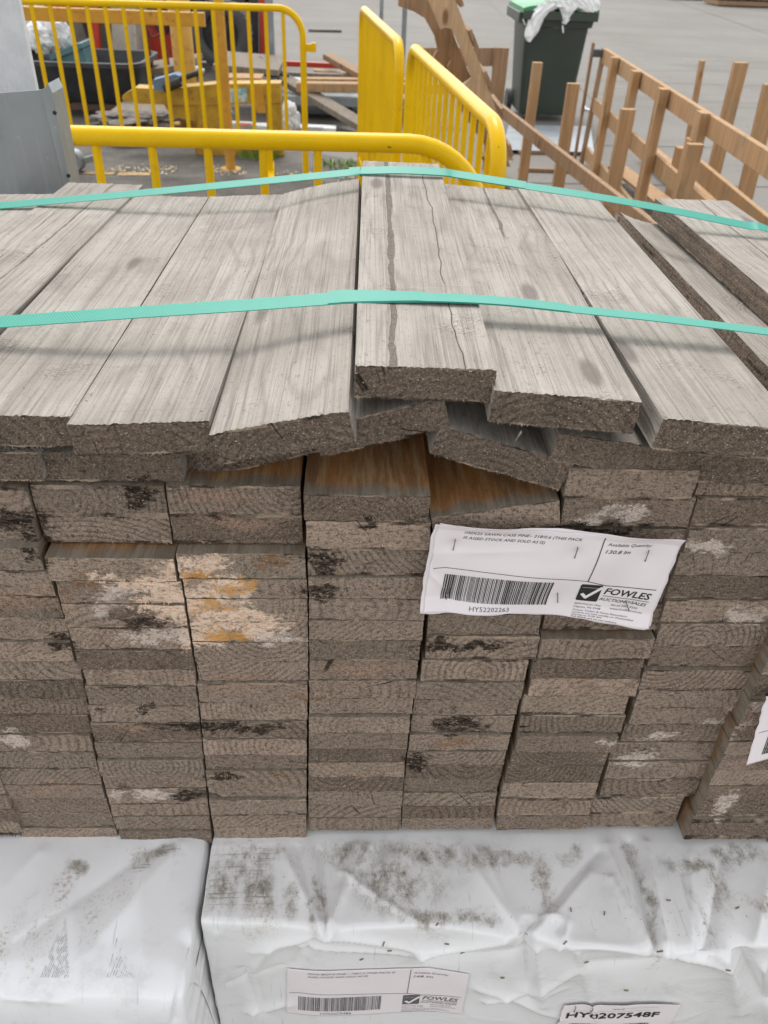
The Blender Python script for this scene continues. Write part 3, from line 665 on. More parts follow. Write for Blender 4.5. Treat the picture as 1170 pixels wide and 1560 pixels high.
# crimp ribs on the joint
mbx = MB()
x0, x1 = ony(700,458,.122).x, ony(862,472,.122).x
nn = 46
for i in range(nn):
    x = x0+(x1-x0)*i/nn; q = min(lapP2, key=lambda p: abs(p.x-x))
    j = lapP2.index(q); q2 = lapP2[min(j+1, len(lapP2)-1)]; q1 = lapP2[max(0, j-1)]; sl = (q2.z-q1.z)/max(1e-5, q2.x-q1.x)
    zc = q.z+(x-q.x)*sl
    mbx.bar((x-.003, q.y-.007, zc+.0019), (x+.003, q.y+.007, zc+.0019), .0007, .0004)
mbx.build('crimp_ribs', M_STRAP, root)['kind'] = 'stuff'
fs = strap_line(lambda px: .53-max(0, px-700)*.00019, [(-60,321),(0,316),(215,297),(430,276),(540,265),(553,264),(610,263),(672,266),(700,270),(800,286),(910,303),(1000,319),(1130,345),(1170,353)])
fs = [V3((PL-.003,.53,.05)), V3((PL-.003,.53,.46)), V3((PL+.002,.53,.495))] + fs + [V3((PR-.001,.43,.492)), V3((PR+.003,.43,.47)), V3((PR+.003,.43,.05))]
root, rib = strap(fs, .0155, .0007, 'strap', 'far teal strap over the back of the pack, loose end on highest board')
P = smoothpath(fs, 8); rib(P, 'band', .0022, .0135, lambda x: .34)
lapP = [p+Vector((0, .004*max(0, 1-(p.x-.03)/.03) if p.x < .06 else 0, .0)) for p in P if ony(530,260,.53).x <= p.x <= ony(798,285,.53).x and p.z > .5]
rib(lapP, 'overlap', .0032, .0145, lambda x: .34)
# ------------------------------------------------------------------ wrapped packs
def interp(pts, x):
    if x <= pts[0][0]: return pts[0][1]
    for a, b in zip(pts, pts[1:]):
        if x <= b[0]:
            t = (x-a[0])/(b[0]-a[0]); t = t*t*(3-2*t); return a[1]+(b[1]-a[1])*t
    return pts[-1][1]
ZT = -.004
def wrap_mat(name, dirt, tan, base=(.88, .875, .865), streak=None):
    N = NT(name); p = N.pos()
    q = N.vm('ADD', p, N.vm('SCALE', N.vm('SUBTRACT', N.noise(p, 22, 4, .7, out=1), (.5, .5, .5)), scale=.05))
    c = N.mix(N.mr(N.noise(p, 9, 4, .6), .3, .7), base, tuple(v*.93 for v in base))
    d1 = N.mr(N.blobs(q, dirt), 1.25, .15)
    x, y, z = N.sep(p)
    sp = N.noise(p, 260, 5, .72); sp2 = N.noise(N.vm('MULTIPLY', p, (70, 42, 42)), 1, 6, .78); sp3 = N.noise(p, 700, 2, .6)
    c = N.mix(N.math('MULTIPLY', d1, N.mr(sp2, .36, .60, .15, .85)), c, (.45, .42, .37))
    k = N.math('MULTIPLY', d1, N.mr(N.math('ADD', N.math('MULTIPLY', sp, .5), sp2), .72, .92, 0, .75))
    c = N.mix(k, c, (.20, .175, .13))
    c = N.mix(N.math('MULTIPLY', N.mr(d1, .2, .9), N.mr(N.math('ADD', sp3, N.math('MULTIPLY', sp2, .5)), .84, .95, 0, .7)), c, (.15, .13, .105))
    d2 = N.mr(N.blobs(q, tan), 1.25, .15)
    c = N.mix(N.math('MULTIPLY', d2, N.mr(N.math('ADD', sp, N.math('MULTIPLY', sp2, .6)), .80, .98, .08, .75)), c, (.40, .34, .245))
    st = N.noise(N.comb(N.math('MULTIPLY', x, 14), N.math('MULTIPLY', y, 420), 0), 1, 3, .6)
    c = N.mix(N.math('MULTIPLY', N.mr(st, .55, .66, 0, .55), N.mr(N.blobs(q, dirt[:3]), 1.0, .4)), c, (.14, .14, .14))
    # overall faint grime, scratches and grey scuffs
    c = N.mix(N.mr(N.noise(p, 17, 6, .75), .52, .72, 0, .35), c, (.52, .51, .49))
    sc = N.noise(N.vm('MULTIPLY', p, (260, 16, 16)), 1, 3, .6); c = N.mix(N.mr(sc, .66, .72, 0, .35), c, (.40, .40, .40))
    wp = N.vm('ADD', p, N.vm('SCALE', N.noise(p, 5, 2, .5, out=1), scale=.035))
    e1 = N.vor(N.vm('MULTIPLY', wp, (15, 9, 17)), 1, 'DISTANCE_TO_EDGE'); e2 = N.vor(N.vm('MULTIPLY', wp, (38, 26, 46)), 1, 'DISTANCE_TO_EDGE')
    m1 = N.mr(N.noise(p, 6, 2), .46, .62); m2 = N.mr(N.noise(p, 9, 2), .50, .66)
    h = N.math('ADD', N.math('MULTIPLY', N.mr(e1, 0, .16, .6, 0, smooth=False), m1), N.math('MULTIPLY', N.mr(e2, 0, .12, .22, 0, smooth=False), m2))
    h = N.math('ADD', h, N.math('MULTIPLY', N.noise(p, 55, 3), .08))
    N.bsdf(c, N.mr(k, 0, .6, .17, .7), 0, N.bump(h, .8, .0010), .6); return N.m
def T(px, py, rx, ry):
    P = onz(px, py, ZT); k = (P-CAM).dot(FWD)/1235.; return (P, (rx*k, ry*k*1.35, .06))
M_WR = wrap_mat('white_plastic_wrap_right', [T(345,1345,38,46), T(395,1350,30,44), T(380,1300,60,16), T(440,1370,14,25), T(600,1345,85,36), T(650,1300,90,18), T(655,1390,60,13), T(720,1395,40,10), T(745,1400,20,9), T(830,1340,18,46), T(875,1308,22,14),
     T(480,1370,12,36), T(985,1370,9,62), T(1060,1318,60,10), T(1092,1345,20,40), T(1072,1400,9,40), T(1165,1388,24,12), T(1120,1300,70,14), T(960,1300,12,18), T(760,1310,90,12), T(540,1300,70,16)],
     [T(400,1390,40,20), T(840,1370,20,40), T(1000,1430,8,14), T(1070,1430,8,16), T(1150,1380,40,14)])
M_WL = wrap_mat('white_plastic_wrap_left', [T(215,1312,26,14), T(110,1318,20,10), T(250,1300,30,10)], [T(190,1345,22,34), T(150,1395,26,36), T(60,1420,24,70), T(95,1350,16,40), T(10,1430,18,60), T(215,1300,26,16)], base=(.90, .90, .90))
def make_surface(edge, r, xe, side, rs, creases, nz_amp, slope=0.):
    def ye(x): return interp(edge, x)
    def tosx(px, py):
        P = onz(px, py, ZT)
        if P.y > ye(P.x): return (P.x, P.y-ye(P.x))
        P = ony(px, py, ye(P.x)+.0); return (P.x, P.z-ZT)
    cr = [(tosx(a, b), tosx(c, d), amp/1000., wd/1000.) for a, b, c, d, amp, wd in creases]
    def D(x, s):
        v = 0
        for (ax, as_), (bx, bs), amp, wd in cr:
            dx, ds = bx-ax, bs-as_; L2 = dx*dx+ds*ds
            t = ((x-ax)*dx+(s-as_)*ds)/L2; tc = max(0, min(1, t))
            ex, es = x-(ax+dx*tc), s-(as_+ds*tc); d = math.sqrt(ex*ex+es*es)
            if d > wd*5: continue
            fall = 1-.55*tc
            v += 1.9*amp*fall*math.exp(-(d/wd)) if abs(amp) < .0075 else 1.4*amp*fall*math.exp(-(d/wd)**1.2)
        n1 = mnoise.noise(Vector((x*9, s*9, 2.2))); n2 = mnoise.noise(Vector((x*26+s*10, s*24, 5.2))); n3 = 1-abs(mnoise.noise(Vector((x*34, s*40+x*12, 9.))))*2
        v += nz_amp*(n1*.0016+n2*.0003)
        return v
    def S(u, s, lift=0.):
        if side:            # side: +1 the wrap turns down at x>xe, -1 at x<xe
            a = side*(u-xe); q = math.sqrt(a*a+rs*rs); drop = (a+q)/2; x = xe-side*((-a)+q)/2
        else: x, drop = u, 0
        q = math.sqrt(s*s+r*r); y = ye(x)+(s+q)/2; z = ZT-(-s+q)/2
        ty, tz = (1+s/q)/2, (1-s/q)/2; l = math.hypot(ty, tz); n = Vector((0, -tz/l, ty/l))
        P = Vector((x, y, z))+n*(D(x, s)*math.exp(-drop*30)+lift-drop)
        if s < 0: P.y += slope*s
        # cross wrinkles on the side
        if drop > rs: P.x += side*(.002*mnoise.noise(Vector((y*30, z*30, 1)))-.0)*1
        return P
    def solve(px, py):
        u, s_ = tosx(px, py)
        def pr(a, b):
            d = S(a, b)-CAM; k = d.dot(FWD); return 585+FPX*d.dot(RGT)/k-px, 780-FPX*d.dot(UP)/k-py
        for _ in range(12):
            f0 = pr(u, s_); e = 6e-4; fa = pr(u+e, s_); fb = pr(u, s_+e)
            a, b, c, d = (fa[0]-f0[0])/e, (fb[0]-f0[0])/e, (fa[1]-f0[1])/e, (fb[1]-f0[1])/e
            det = a*d-b*c
            if abs(det) < 1e-3: break
            du, ds = (-f0[0]*d+f0[1]*b)/det, (-f0[1]*a+f0[0]*c)/det
            l = max(1, math.hypot(du, ds)/.01); u += .8*du/l; s_ += .8*ds/l
        return (u, s_)
    return S, solve, ye
def grid_obj(S, us, ss, name, mat, parent):
    V = []; F = []; n = len(us)
    for s in ss:
        for u in us: V.append(S(u, s))
    for j in range(len(ss)-1):
        for i in range(n-1): F.append((j*n+i, j*n+i+1, (j+1)*n+i+1, (j+1)*n+i))
    return mesh_obj(name, V, F, mat, parent, smooth=True)
def rng(a, b, st): n = max(1, round((b-a)/st)); return [a+(b-a)*i/n for i in range(n)]
edge = [(onz(px, py, ZT).x, onz(px, py, ZT).y) for px, py in ((300,1405), (390,1408), (497,1415), (640,1412), (800,1427), (870,1438), (1000,1448), (1100,1452), (1170,1442))]
CR = [(497,1416,490,1295,-5,5), (503,1410,545,1290,5,6), (488,1408,432,1300,4.5,7), (478,1400,452,1290,-2.5,4), (497,1418,385,1446,4.5,7), (497,1418,640,1446,5,6), 
      (480,1424,450,1466,-3,6), (800,1420,910,1298,-6,7), (812,1424,900,1330,5,9), (790,1418,700,1290,3,8), (735,1300,790,1415,2,6), (1000,1446,958,1282,-9,6), (985,1440,925,1290,7,9), (1012,1440,985,1285,6,5),
      (1072,1452,1100,1305,-4,6), (1055,1450,1050,1300,3,8), (1150,1440,1172,1330,4,8), (460,1437,620,1452,3,4), (640,1450,770,1432,6,6), (655,1465,790,1450,-5,6), (800,1425,803,1512,-6,6), (815,1440,825,1520,5,7),
      (803,1505,880,1478,4,7), (870,1440,1010,1448,4,5), (900,1470,1050,1452,-3,8), (1128,1452,1165,1520,-11,9), (1108,1458,1130,1550,8,9), (1160,1470,1172,1560,7,8),
      (1010,1450,1130,1470,4,6), (385,1540,440,1528,5,6), (372,1480,398,1545,-4,7), (410,1440,380,1490,3,8), (730,1500,850,1540,3,8), 
      (850,1440,865,1405,4,4), (850,1400,800,1395,3,5), (300,1290,470,1285,1,10),
      (520,1330,640,1408,2.5,3), (560,1290,505,1405,3,3), (330,1420,320,1540,1.5,3), (740,1520,860,1500,2.5,3), (880,1450,905,1540,2.5,3), (930,1340,980,1440,3,3), (840,1380,812,1420,3,3), (1040,1330,1065,1450,-3,3), (350,1500,430,1470,-2,3)]
SR, tosxR, yeR = make_surface(edge, .005, -.1055, -1, .003, CR, .75, .0)
pack = empty('wrapped_timber_pack', V3((.3, .25, G)), 'white plastic wrapped pack with dirt patches and creases, carrying the banded boards', 'timber pack')
ss = rng(-.60, -.24, .02)+rng(-.24, .15, .0024)+rng(.15, .75, .03)+[.75]
us = rng(-.36, -.125, .02)+rng(-.125, -.104, .0015)+rng(-.104, .52, .0026)+rng(.52, .95, .015)+[.95]
grid_obj(SR, us, ss, 'plastic_wrap', M_WR, pack)
SL, tosxL, yeL = make_surface([(-1.2, -.150), (-.30, -.164), (-.11, -.168)], .030, -.1085, 1, .010,
     [(235,1290,20,1440,-3,12), (275,1290,90,1500,3,20), (300,1400,255,1560,5,8), (285,1440,262,1560,-6,6), (215,1300,240,1560,2,20), (0,1530,90,1536,3,6), (60,1300,10,1350,2,12), (160,1440,170,1560,-2,20), (110,1392,120,1500,1.5,12)], .9, .0)
packl = empty('wrapped_timber_pack', V3((-.6, .25, G)), 'cleaner white wrapped pack at lower left, standing further forward', 'timber pack')
ss = rng(-.60, -.18, .02)+rng(-.18, .22, .0032)+rng(.22, .8, .03)+[.8]
us = rng(-1.1, -.52, .02)+rng(-.52, -.125, .0032)+rng(-.125, -.09, .0014)+rng(-.09, .35, .012)+[.35]
grid_obj(SL, us, ss, 'plastic_wrap', M_WL, packl)
for pk, x0, x1, y0 in ((pack, -.095, .93, -.05), (packl, -1.08, -.13, -.10)):
    mb = MB(); mb.box(((x0+x1)/2, (y0+.68)/2, (G+.10-.03)/2), (x1-x0, .68-y0, -.03-G-.10)); mb.build('timber_bundle', M_PINED, pk)
    for yy in (.02, .56):
        mb = MB(); mb.box(((x0+x1)/2, yy, G+.05), (x1-x0, .09, .098)); mb.build('bearer', M_GREYWOOD, pk)
# brown bits: staples through the wrap
mb = MB()
for px, py, a in ((497,1419,.2), (583,1440,1.2), (590,1447,.1), (548,1461,.6), (664,1410,.9), (677,1436,.1), (700,1441,.05), (858,1438,.3), (870,1390,1.5), (1000,1449,.4), (890,1465,.1), (1105,1476,.3), (950,1507,.05), (762,1488,.1), (480,1535,.1), (640,1463,.1), (1015,1372,.1), (1120,1385,.2), (920,1395,1.2)):
    u, s = tosxR(px, py); p = SR(u, s, .0012); q = SR(u+.0045*math.cos(a), s+.0045*math.sin(a), .0012)
    mb.bar(p, q, .0013, .0008)
mb.build('wrap_staples', simple('rusty_staple', (.30, .24, .17), (.20, .16, .11), .6, .3), pack)['kind'] = 'stuff'
# striped scuffs on the left wrap
mb = MB()
for (ax, ay), (bx, by), (cx, cy), n in (((100,1393), (62,1490), (106,1490), 17), ((182,1415), (163,1490), (212,1490), 14)):
    for i in range(n):
        t = i/(n-1)
        p0 = Vector((ax+(cx-ax)*t*.9, ay+(cy-ay)*(t**1.0), 0)); p1 = Vector((bx+(cx-bx)*t, by, 0))
        if n == 14: p0 = Vector((ax+random.uniform(-3, 2)-8*(1-t)*0, ay+(cy-ay)*(t**.35), 0)); p0.x = ax+(cx-ax)*t*.8
        nseg = 10
        for k in range(nseg):
            if random.random() < (.22 if n == 17 else .42): continue
            a = p0.lerp(p1, k/nseg); b = p0.lerp(p1, (k+.9)/nseg); wd = random.uniform(.25, .8)
            ua, sa = tosxL(a.x, a.y); ub, sb = tosxL(b.x, b.y); dw = wd*.0009
            V = [SL(ua-dw/2, sa, .0005), SL(ua+dw/2, sa, .0005), SL(ub+dw/2, sb, .0005), SL(ub-dw/2, sb, .0005)]; mb.add(V, [(0, 1, 2, 3)])
mb.build('scuff_stripes', simple('grey_scuff', (.34, .34, .34), (.48, .48, .48), .6, scale=90), packl)['kind'] = 'stuff'

# ------------------------------------------------------------------ tags
def text_geo(s, bold=0., shear=0.):
    cu = bpy.data.curves.new('txt', 'FONT'); cu.body = s; cu.size = 1; cu.offset = bold; cu.shear = shear; cu.resolution_u = 2
    o = bpy.data.objects.new('txt', cu); col.objects.link(o)
    dg = bpy.context.evaluated_depsgraph_get(); me = bpy.data.meshes.new_from_object(o.evaluated_get(dg))
    V = [(v.co.x, v.co.y) for v in me.vertices]; F = [tuple(p.vertices) for p in me.polygons]
    bpy.data.objects.remove(o); bpy.data.meshes.remove(me)
    x0 = min(v[0] for v in V); x1 = max(v[0] for v in V)
    return [(x-x0, y) for x, y in V], F, x1-x0
class Tag:
    """P maps (u across, v down, lift) to the world; W,H in metres"""
    def __init__(s, P, W, H, label, loc, ink=M_INK):
        s.P, s.W, s.H, s.ink = P, W, H, ink
        s.root = empty('sale_tag', loc, label, 'paper tag'); s.txt = MB(); s.lines = MB(); s.logo = MB(); s.bar = MB()
    def sheet(s, name, nu, nv, off=(0, 0), lift=0., ragged=0.):
        V = []; F = []
        for j in range(nv+1):
            for i in range(nu+1):
                u, v = i/nu, j/nv; du = dv = 0
                if i in (0, nu): du = ragged*mnoise.noise(Vector((v*9, u*5, lift*9000)))
                if j in (0, nv): dv = ragged*2*mnoise.noise(Vector((u*9, v*5+3, lift*9000)))
                V.append(s.P(u+off[0]+du, v+off[1]+dv, lift))
        for j in range(nv):
            for i in range(nu): F.append((j*(nu+1)+i, (j+1)*(nu+1)+i, (j+1)*(nu+1)+i+1, j*(nu+1)+i+1))
        o = mesh_obj(name, V, F, M_PAPER, s.root, smooth=True)
        md = o.modifiers.new('thickness', 'SOLIDIFY'); md.thickness = .00022; md.offset = 0
        return o
    def text(s, t, u, v, width, cap, bold=.012, shear=.28, mb=None):
        V, F, w = text_geo(t, bold, shear); k = width/w; ky = cap/.70
        (mb or s.txt).add([s.P(u+x*k/s.W, v-y*ky/s.H, .00035) for x, y in V], F)
    def rule(s, u0, v0, u1, v1, th=.0006, n=40, mb=None, lift=None):
        lift = lift or (.0010 if mb is not None else .0004)
        V = []; F = []; du, dv = (u1-u0)*s.W, (v1-v0)*s.H; l = math.hypot(du, dv); au, av = -dv/l*th/2/s.W, du/l*th/2/s.H
        for i in range(n+1):
            t = i/n; u, v = u0+(u1-u0)*t, v0+(v1-v0)*t
            V += [s.P(u-au, v-av, lift), s.P(u+au, v+av, lift)]
        F = [(2*i, 2*i+1, 2*i+3, 2*i+2) for i in range(n)]
        (mb or s.lines).add(V, F)
    def barcode(s, u0, u1, v0, v1, seed, nb=68):
        rd = random.Random(seed); ws = []; 
        for i in range(nb): ws.append((rd.choice((1, 1, 1, 2, 2, 3)), rd.choice((1, 1, 1.6, 2))))
        tot = sum(a+b for a, b in ws); x = 0
        for a, b in ws:
            ua, ub = u0+(u1-u0)*x/tot, u0+(u1-u0)*(x+a)/tot; V = []; nn = 10
            for j in range(nn+1):
                v = v0+(v1-v0)*j/nn; sh = .0; V += [s.P(ua, v, .0004), s.P(ub, v, .0004)]
            s.bar.add(V, [(2*j, 2*j+1, 2*j+3, 2*j+2) for j in range(nn)]); x += a+b
    def poly(s, pts, lift=.0004, mb=None):
        (mb or s.logo).add([s.P(u, v, lift) for u, v in pts], [tuple(range(len(pts)))])
    def layout(s, l1, l2, qty, code, seed):
        s.text(l1, .112, .088, .485*s.W, .0031, .003); s.text(l2, .112, .150, .335*s.W, .0031, .003)
        s.text('Available Quantity:', .700, .105, .192*s.W, .0034, .0); s.text(qty, .700, .185, .108*s.W, .0040, .006)
        s.rule(.015, .525, .06, .500); s.rule(.06, .5, .675, .545); s.rule(.675, .545, .76, .585, .0008); s.rule(.76, .585, .975, .565, .0008); s.rule(.682, .02, .676, .545, .0008)
        s.barcode(.068, .535, .580, .885, seed)
        s.text(code, .195, .965, .175*s.W, .0046, -.004, 0)
        # square badge with a white tick
        A = lambda a, b: (.655+a*.095, .585+b*.215)
        t = [(.04, 0), (.96, 0), (1, .06), (1, .94), (.96, 1), (.04, 1), (0, .94), (0, .06)]; s.poly([A(*p) for p in t])
        s.root_tick = MB()
        s.rule(*A(.16, .56), *A(.42, .80), .0032, 6, s.root_tick); s.rule(*A(.36, .82), *A(1.0, .10), .0030, 8, s.root_tick)
        s.rule(.662, .622, .745, .622, .0003, 8, s.root_tick)
        s.text('FOWLES', .765, .690, .200*s.W, .0078, .022, .22); s.rule(.765, .715, .965, .715, .0006)
        s.text('AUCTIONS+SALES', .755, .775, .205*s.W, .0038, .010, .22)
        s.text('2099 Princes Hwy', .655, .850, .120*s.W, .0020, .0, .15); s.text('PH 03 9265 5555', .815, .825, .115*s.W, .0022, .0, .15)
        s.text('Clayton, Vic 3168', .655, .885, .120*s.W, .0020, .0, .15); s.text('www.fowles.com.au', .815, .865, .140*s.W, .0022, .0, .15)
        s.text('Carpet, Timber & Home Renovators', .655, .918, .24*s.W, .0017, 0, .1); s.text('auctions are held weekly on Wednesdays', .655, .943, .27*s.W, .0016, 0, .1)
        s.text('starting at 10.00 AM', .655, .966, .13*s.W, .0016, 0, .1); s.text('Full details are on our website.', .655, .988, .20*s.W, .0016, 0, .1)
        s.root_tick.build('tick', M_PAPER, s.root)
    def finish(s, staples=()):
        for mb, nm in ((s.txt, 'lettering'), (s.lines, 'ruled_lines'), (s.logo, 'logo_badge'), (s.bar, 'barcode')):
            if mb.V: mb.build(nm, s.ink, s.root)['kind'] = 'stuff'
        for u, v, a in staples:
            mb = MB(); l = .0062; p = s.P(u-math.sin(a)*l/s.W, v-math.cos(a)*l/s.H, .0011); q = s.P(u+math.sin(a)*l/s.W, v+math.cos(a)*l/s.H, .0011)
            mb.tube([p+Vector((0, .0016, 0)), p, q, q+Vector((0, .0016, 0))], .00042, 6); mb.build('staple', M_STEEL, s.root)
def flat_map(TL, TR, BR, BL, D, nrm=Vector((0, -1, .12)).normalized()):
    def P(u, v, lift=0.):
        a = TL.lerp(TR, u) if 0 <= u <= 1 else TL+(TR-TL)*u; b = BL+(BR-BL)*u
        return a+(b-a)*v+nrm*(D(u, v)+lift)
    return P
ST = [(.082, .235), (.587, .225), (.885, .205), (.097, .83), (.575, .79), (.885, .80)]
def Dmain(u, v):
    d = .0050+.0025*math.sin(u*5.5+.6)*(.4+v)+.0022*math.sin(u*11+v*5)*(.5)
    d += .0022*mnoise.noise(Vector((u*4, v*3, 1)))
    k = 0
    for su, sv in ST:
        q = math.hypot((u-su)*1.9, (v-sv)*.95); d_ = math.exp(-(q/.085)**1.1); k = max(k, d_)
        # drawn creases running out of each staple
    d = d*(1-k*.75)
    # stiff fold lines
    t = abs((v-.80)-(.10-u)*-2.2); d += .0022*math.exp(-t/.05)*max(0, 1-u*5)
    d += .0035*max(0, v-.86)/.14*(1+math.sin(u*7+1))*.8 + .006*max(0, .10-u)/.10*max(0, v-.6)/.4
    d += .0022*max(0, .06-v)/.06*(1+math.sin(u*9))
    d += .0040*math.exp(-((u-.72)/.10)**2-((v-.30)/.22)**2)
    d += .0016*math.exp(-abs(v-.34+ .25*u)/.06)*math.exp(-((u-.2)/.2)**2)
    return d
e_ = -.004
tl, tr, br, bl = ony(666,792,e_), ony(1036,819,e_), ony(983,948,-.010), ony(643,915,-.008)
tg = Tag(flat_map(tl, tr, br, bl, Dmain), .200, .103, 'large white barcode tag stapled over the board ends in the middle', (tl+br)/2)
tg.sheet('backing_sheet', 70, 30, (-.012, .012), -.0016, .010); tg.sheet('second_sheet', 70, 30, (.008, -.022), -.0009, .008)
tg.sheet('tag_sheet', 150, 70, ragged=.008)
tg.layout('100X25 SAWN CASE PINE\u2013 218/0.6 (THIS PACK', 'IS AGED STOCK AND SOLD AS IS)', '130.8 lm', 'HY52202263', 5)
tg.finish([(.082, .235, -.02), (.587, .225, 0), (.885, .205, .02), (.097, .83, -.1), (.575, .79, .25), (.885, .80, .5)])
# tag at the right edge
def D2(u, v): return .004+.012*max(0, .15-u)/.15*v+.003*math.sin(u*8)+.010*(1-v)*0
tl, bl = ony(1164, 1056, -.024), ony(1126, 1146, -.032)
tg2 = Tag(flat_map(tl, tl+V3((.2, 0, .006)), bl+V3((.2, 0, .008)), bl, D2), .200, .097, 'second barcode tag, cut off by the right edge, on the ninth column', tl)
tg2.sheet('tag_sheet', 80, 40, ragged=.008)
tg2.layout('100X25 SAWN CASE PINE\u2013 218/0.6 (THIS PACK', 'IS AGED STOCK AND SOLD AS IS)', '130.8 lm', 'HY52202263', 5); tg2.finish([(.10, .83, 1.0), (.6, .3, 0)])
# tag under the clear wrap of the lower pack
c4 = [tosxR(*p) for p in ((437,1473), (715,1482), (704,1543), (436,1541))]
def Pw(u, v, lift=0.):
    a = (c4[0][0]+(c4[1][0]-c4[0][0])*u, c4[0][1]+(c4[1][1]-c4[0][1])*u); b = (c4[3][0]+(c4[2][0]-c4[3][0])*u, c4[3][1]+(c4[2][1]-c4[3][1])*u)
    return SR(a[0]+(b[0]-a[0])*v, a[1]+(b[1]-a[1])*v+(-.004*math.sin(u*3.1)*v), .0014+lift)
tg3 = Tag(Pw, .190, .100, 'faded barcode tag on the front of the right wrapped pack', Pw(.5, .5), M_INKFADE)
tg3.sheet('tag_sheet', 90, 40, ragged=.004)
tg3.layout('75X35 MGP10 PINE \u2013 140/1.2 (THIS PACK IS', 'AGED STOCK AND SOLD AS IS)', '168 lm', 'HY02075486', 9); tg3.finish()
u0, s0 = tosxR(858,1528); u1, s1 = tosxR(1036,1527)
def Pb(u, v, lift=0.):
    return SR(u0+(u1-u0)*u, s0+(s1-s0)*u+.007*math.sin(u*math.pi)*(1-v)-v*.085+.001*math.sin(u*9), .0030+.0010*math.sin(u*3.1)+lift*1.8)
tg4 = Tag(Pb, .137, .095, 'lowest tag with big code number, cut off by the bottom edge', Pb(.5, .5))
tg4.sheet('tag_sheet', 130, 60, ragged=.006)
tg4.text('HY0207548F', .05, .330, .80*.137, .0125, .02, .0); tg4.text('VENDOR', .42, .10, .014, .0018, .01, 0); tg4.rule(.06, .165, .78, .135, .0003); tg4.rule(.5, .07, .82, .075, .0003)
tg4.barcode(.1, .8, .5, .85, 3, 50)
tg4.finish([(.10, .09, 0), (.235, .07, 0)])
# ------------------------------------------------------------------ crowd barriers
def barrier(a, b, top, pick, label, rr_=.17, r=.0215, rp=.0105, botz=-.5, tab=False, feet=True, endrad=None):
    """a,b ground points of the two end posts; pick = distances from b of the uprights"""
    a, b = Vector((*a, 0)), Vector((*b, 0)); d = (b-a); L = d.length; d.normalize(); zt = top-r; Z = Vector((0, 0, 1))
    root = empty('crowd_barrier', V3(((a+b)/2).x and ((a.x+b.x)/2, (a.y+b.y)/2, G)), label, 'barrier', 'yellow crowd barriers')
    path = [a+Z*G, a+Z*(zt-rr_-.2), a+Z*(zt-rr_-.02)]
    path += arc(a+d*rr_+Z*(zt-rr_), -d, Z, rr_, 0, 90, 10)[0:]
    path += [a+d*(L*t)+Z*zt for t in (.25, .5, .75)]
    path += arc(b-d*rr_+Z*(zt-rr_), d, Z, rr_, 90, 0, 10)
    path += [b+Z*(zt-rr_-.02), b+Z*(zt-rr_-.2), b+Z*G]
    MB().tube(path, r, 20).build('frame_tube', M_YEL, root, True)
    MB().tube([a+Z*botz, b+Z*botz], r*.8, 12).build('bottom_rail', M_YEL, root, True)
    me = None
    for s in pick:
        if s > L-.05: continue
        p = b-d*s; zz = zt
        if s < rr_: zz = zt-rr_+math.sqrt(max(0, rr_**2-(rr_-s)**2))
        if s > L-rr_: q = L-s; zz = zt-rr_+math.sqrt(max(0, rr_**2-(rr_-q)**2))
        MB().tube([p+Z*botz, p+Z*zz], rp, 12).build('upright', M_YEL, root, True)
    n = Vector((-d.y, d.x, 0))
    for p in (a+d*.25, b-d*.25) if feet else ():
        MB().bar(p-n*.25+Z*(G+.03), p+n*.25+Z*(G+.03), .05, .012).build('foot', M_YEL, root)
        MB().bar(p+Z*(G+.035), p+Z*botz, .04, .012, up=n).build('foot_stem', M_YEL, root)
    if tab:
        MB().bar(b+Z*(zt-.22), b+d*.085+Z*(zt-.22), .02, .045).bar(b+d*.07+Z*(zt-.245), b+d*.07+Z*(zt-.19), .03, .03, up=d).build('hinge_tab', M_YEL, root)
    return root
barrier((-1.86, 1.60), (.375, 1.65), .385, [.155+.1345*i for i in range(16)], 'nearest yellow tubular crowd barrier directly behind the boards', rr_=.20, r=.0225)
barrier((-2.9, 5.42), (-.302, 5.656), .345, [.125+.1115*i for i in range(22)], 'far yellow barrier at upper left with rounded end and hinge tab', rr_=.16, rp=.0130, tab=True)
barrier((.287, 3.52), (.432, 1.80), .390, [.13+.118*i for i in range(13)], 'yellow barrier receding at right of centre, near end curving down', rr_=.13, r=.0225, rp=.0095)
barrier((.085, 5.32), (.243, 3.62), .385, [.10+.088*i for i in range(18)], 'yellow barrier seen almost edge on, looking like a solid panel', rr_=.12, r=.0225, rp=.0125)

# ------------------------------------------------------------------ left bracket and panel
def quadprism(mb, pts, Y, th, mi=0):
    P = [ony(x, y, Y) for x, y in pts]; mb.prism(P, (0, 1, 0), th, mi); return P
root = empty('metal_bracket', V3((-.48, .75, G)), 'grey galvanised folded metal post behind the boards at the left edge', 'metal post')
mb = MB(); P = [ony(-120, 151, .75), ony(62, 137, .75), ony(101, 300, .75)]; a = P[2]-P[1]
bot = P[2]+a*((G-P[2].z)/a.z)
mb.prism([V3((-.66, .75, P[0].z)), P[0], P[1], P[2], V3((-.384, .75, G)), V3((-.66, .75, G))], (0, 1, 0), .004); mb.build('front_plate', M_GALV, root)
mb = MB(); q1, q2 = ony(62, 137, .746), ony(73, 127, .746); q3, q4 = ony(108, 290, .746), ony(100, 294, .746)
mb.prism([q1, q1.lerp(q2, .6)+V3((0, 0, -.002)), q2, ony(80, 142, .746), q3, V3((-.366, .746, G)), V3((-.378, .746, G)), q4], (0, 1, 0), .05); mb.build('flange', M_GALV, root)
mb = MB()
for px, py in ((83, 172), (104, 268)):
    p = ony(px, py, .7455); mb.tube([p, p+V3((0, .002, 0))], .0028, 12)
mb.build('bolt_hole', simple('hole_black', (.01, .01, .01)), root)
root = empty('corrugated_panel', V3((-.6, .95, G)), 'pale grey ribbed plastic panel standing in the upper left corner', 'panel')
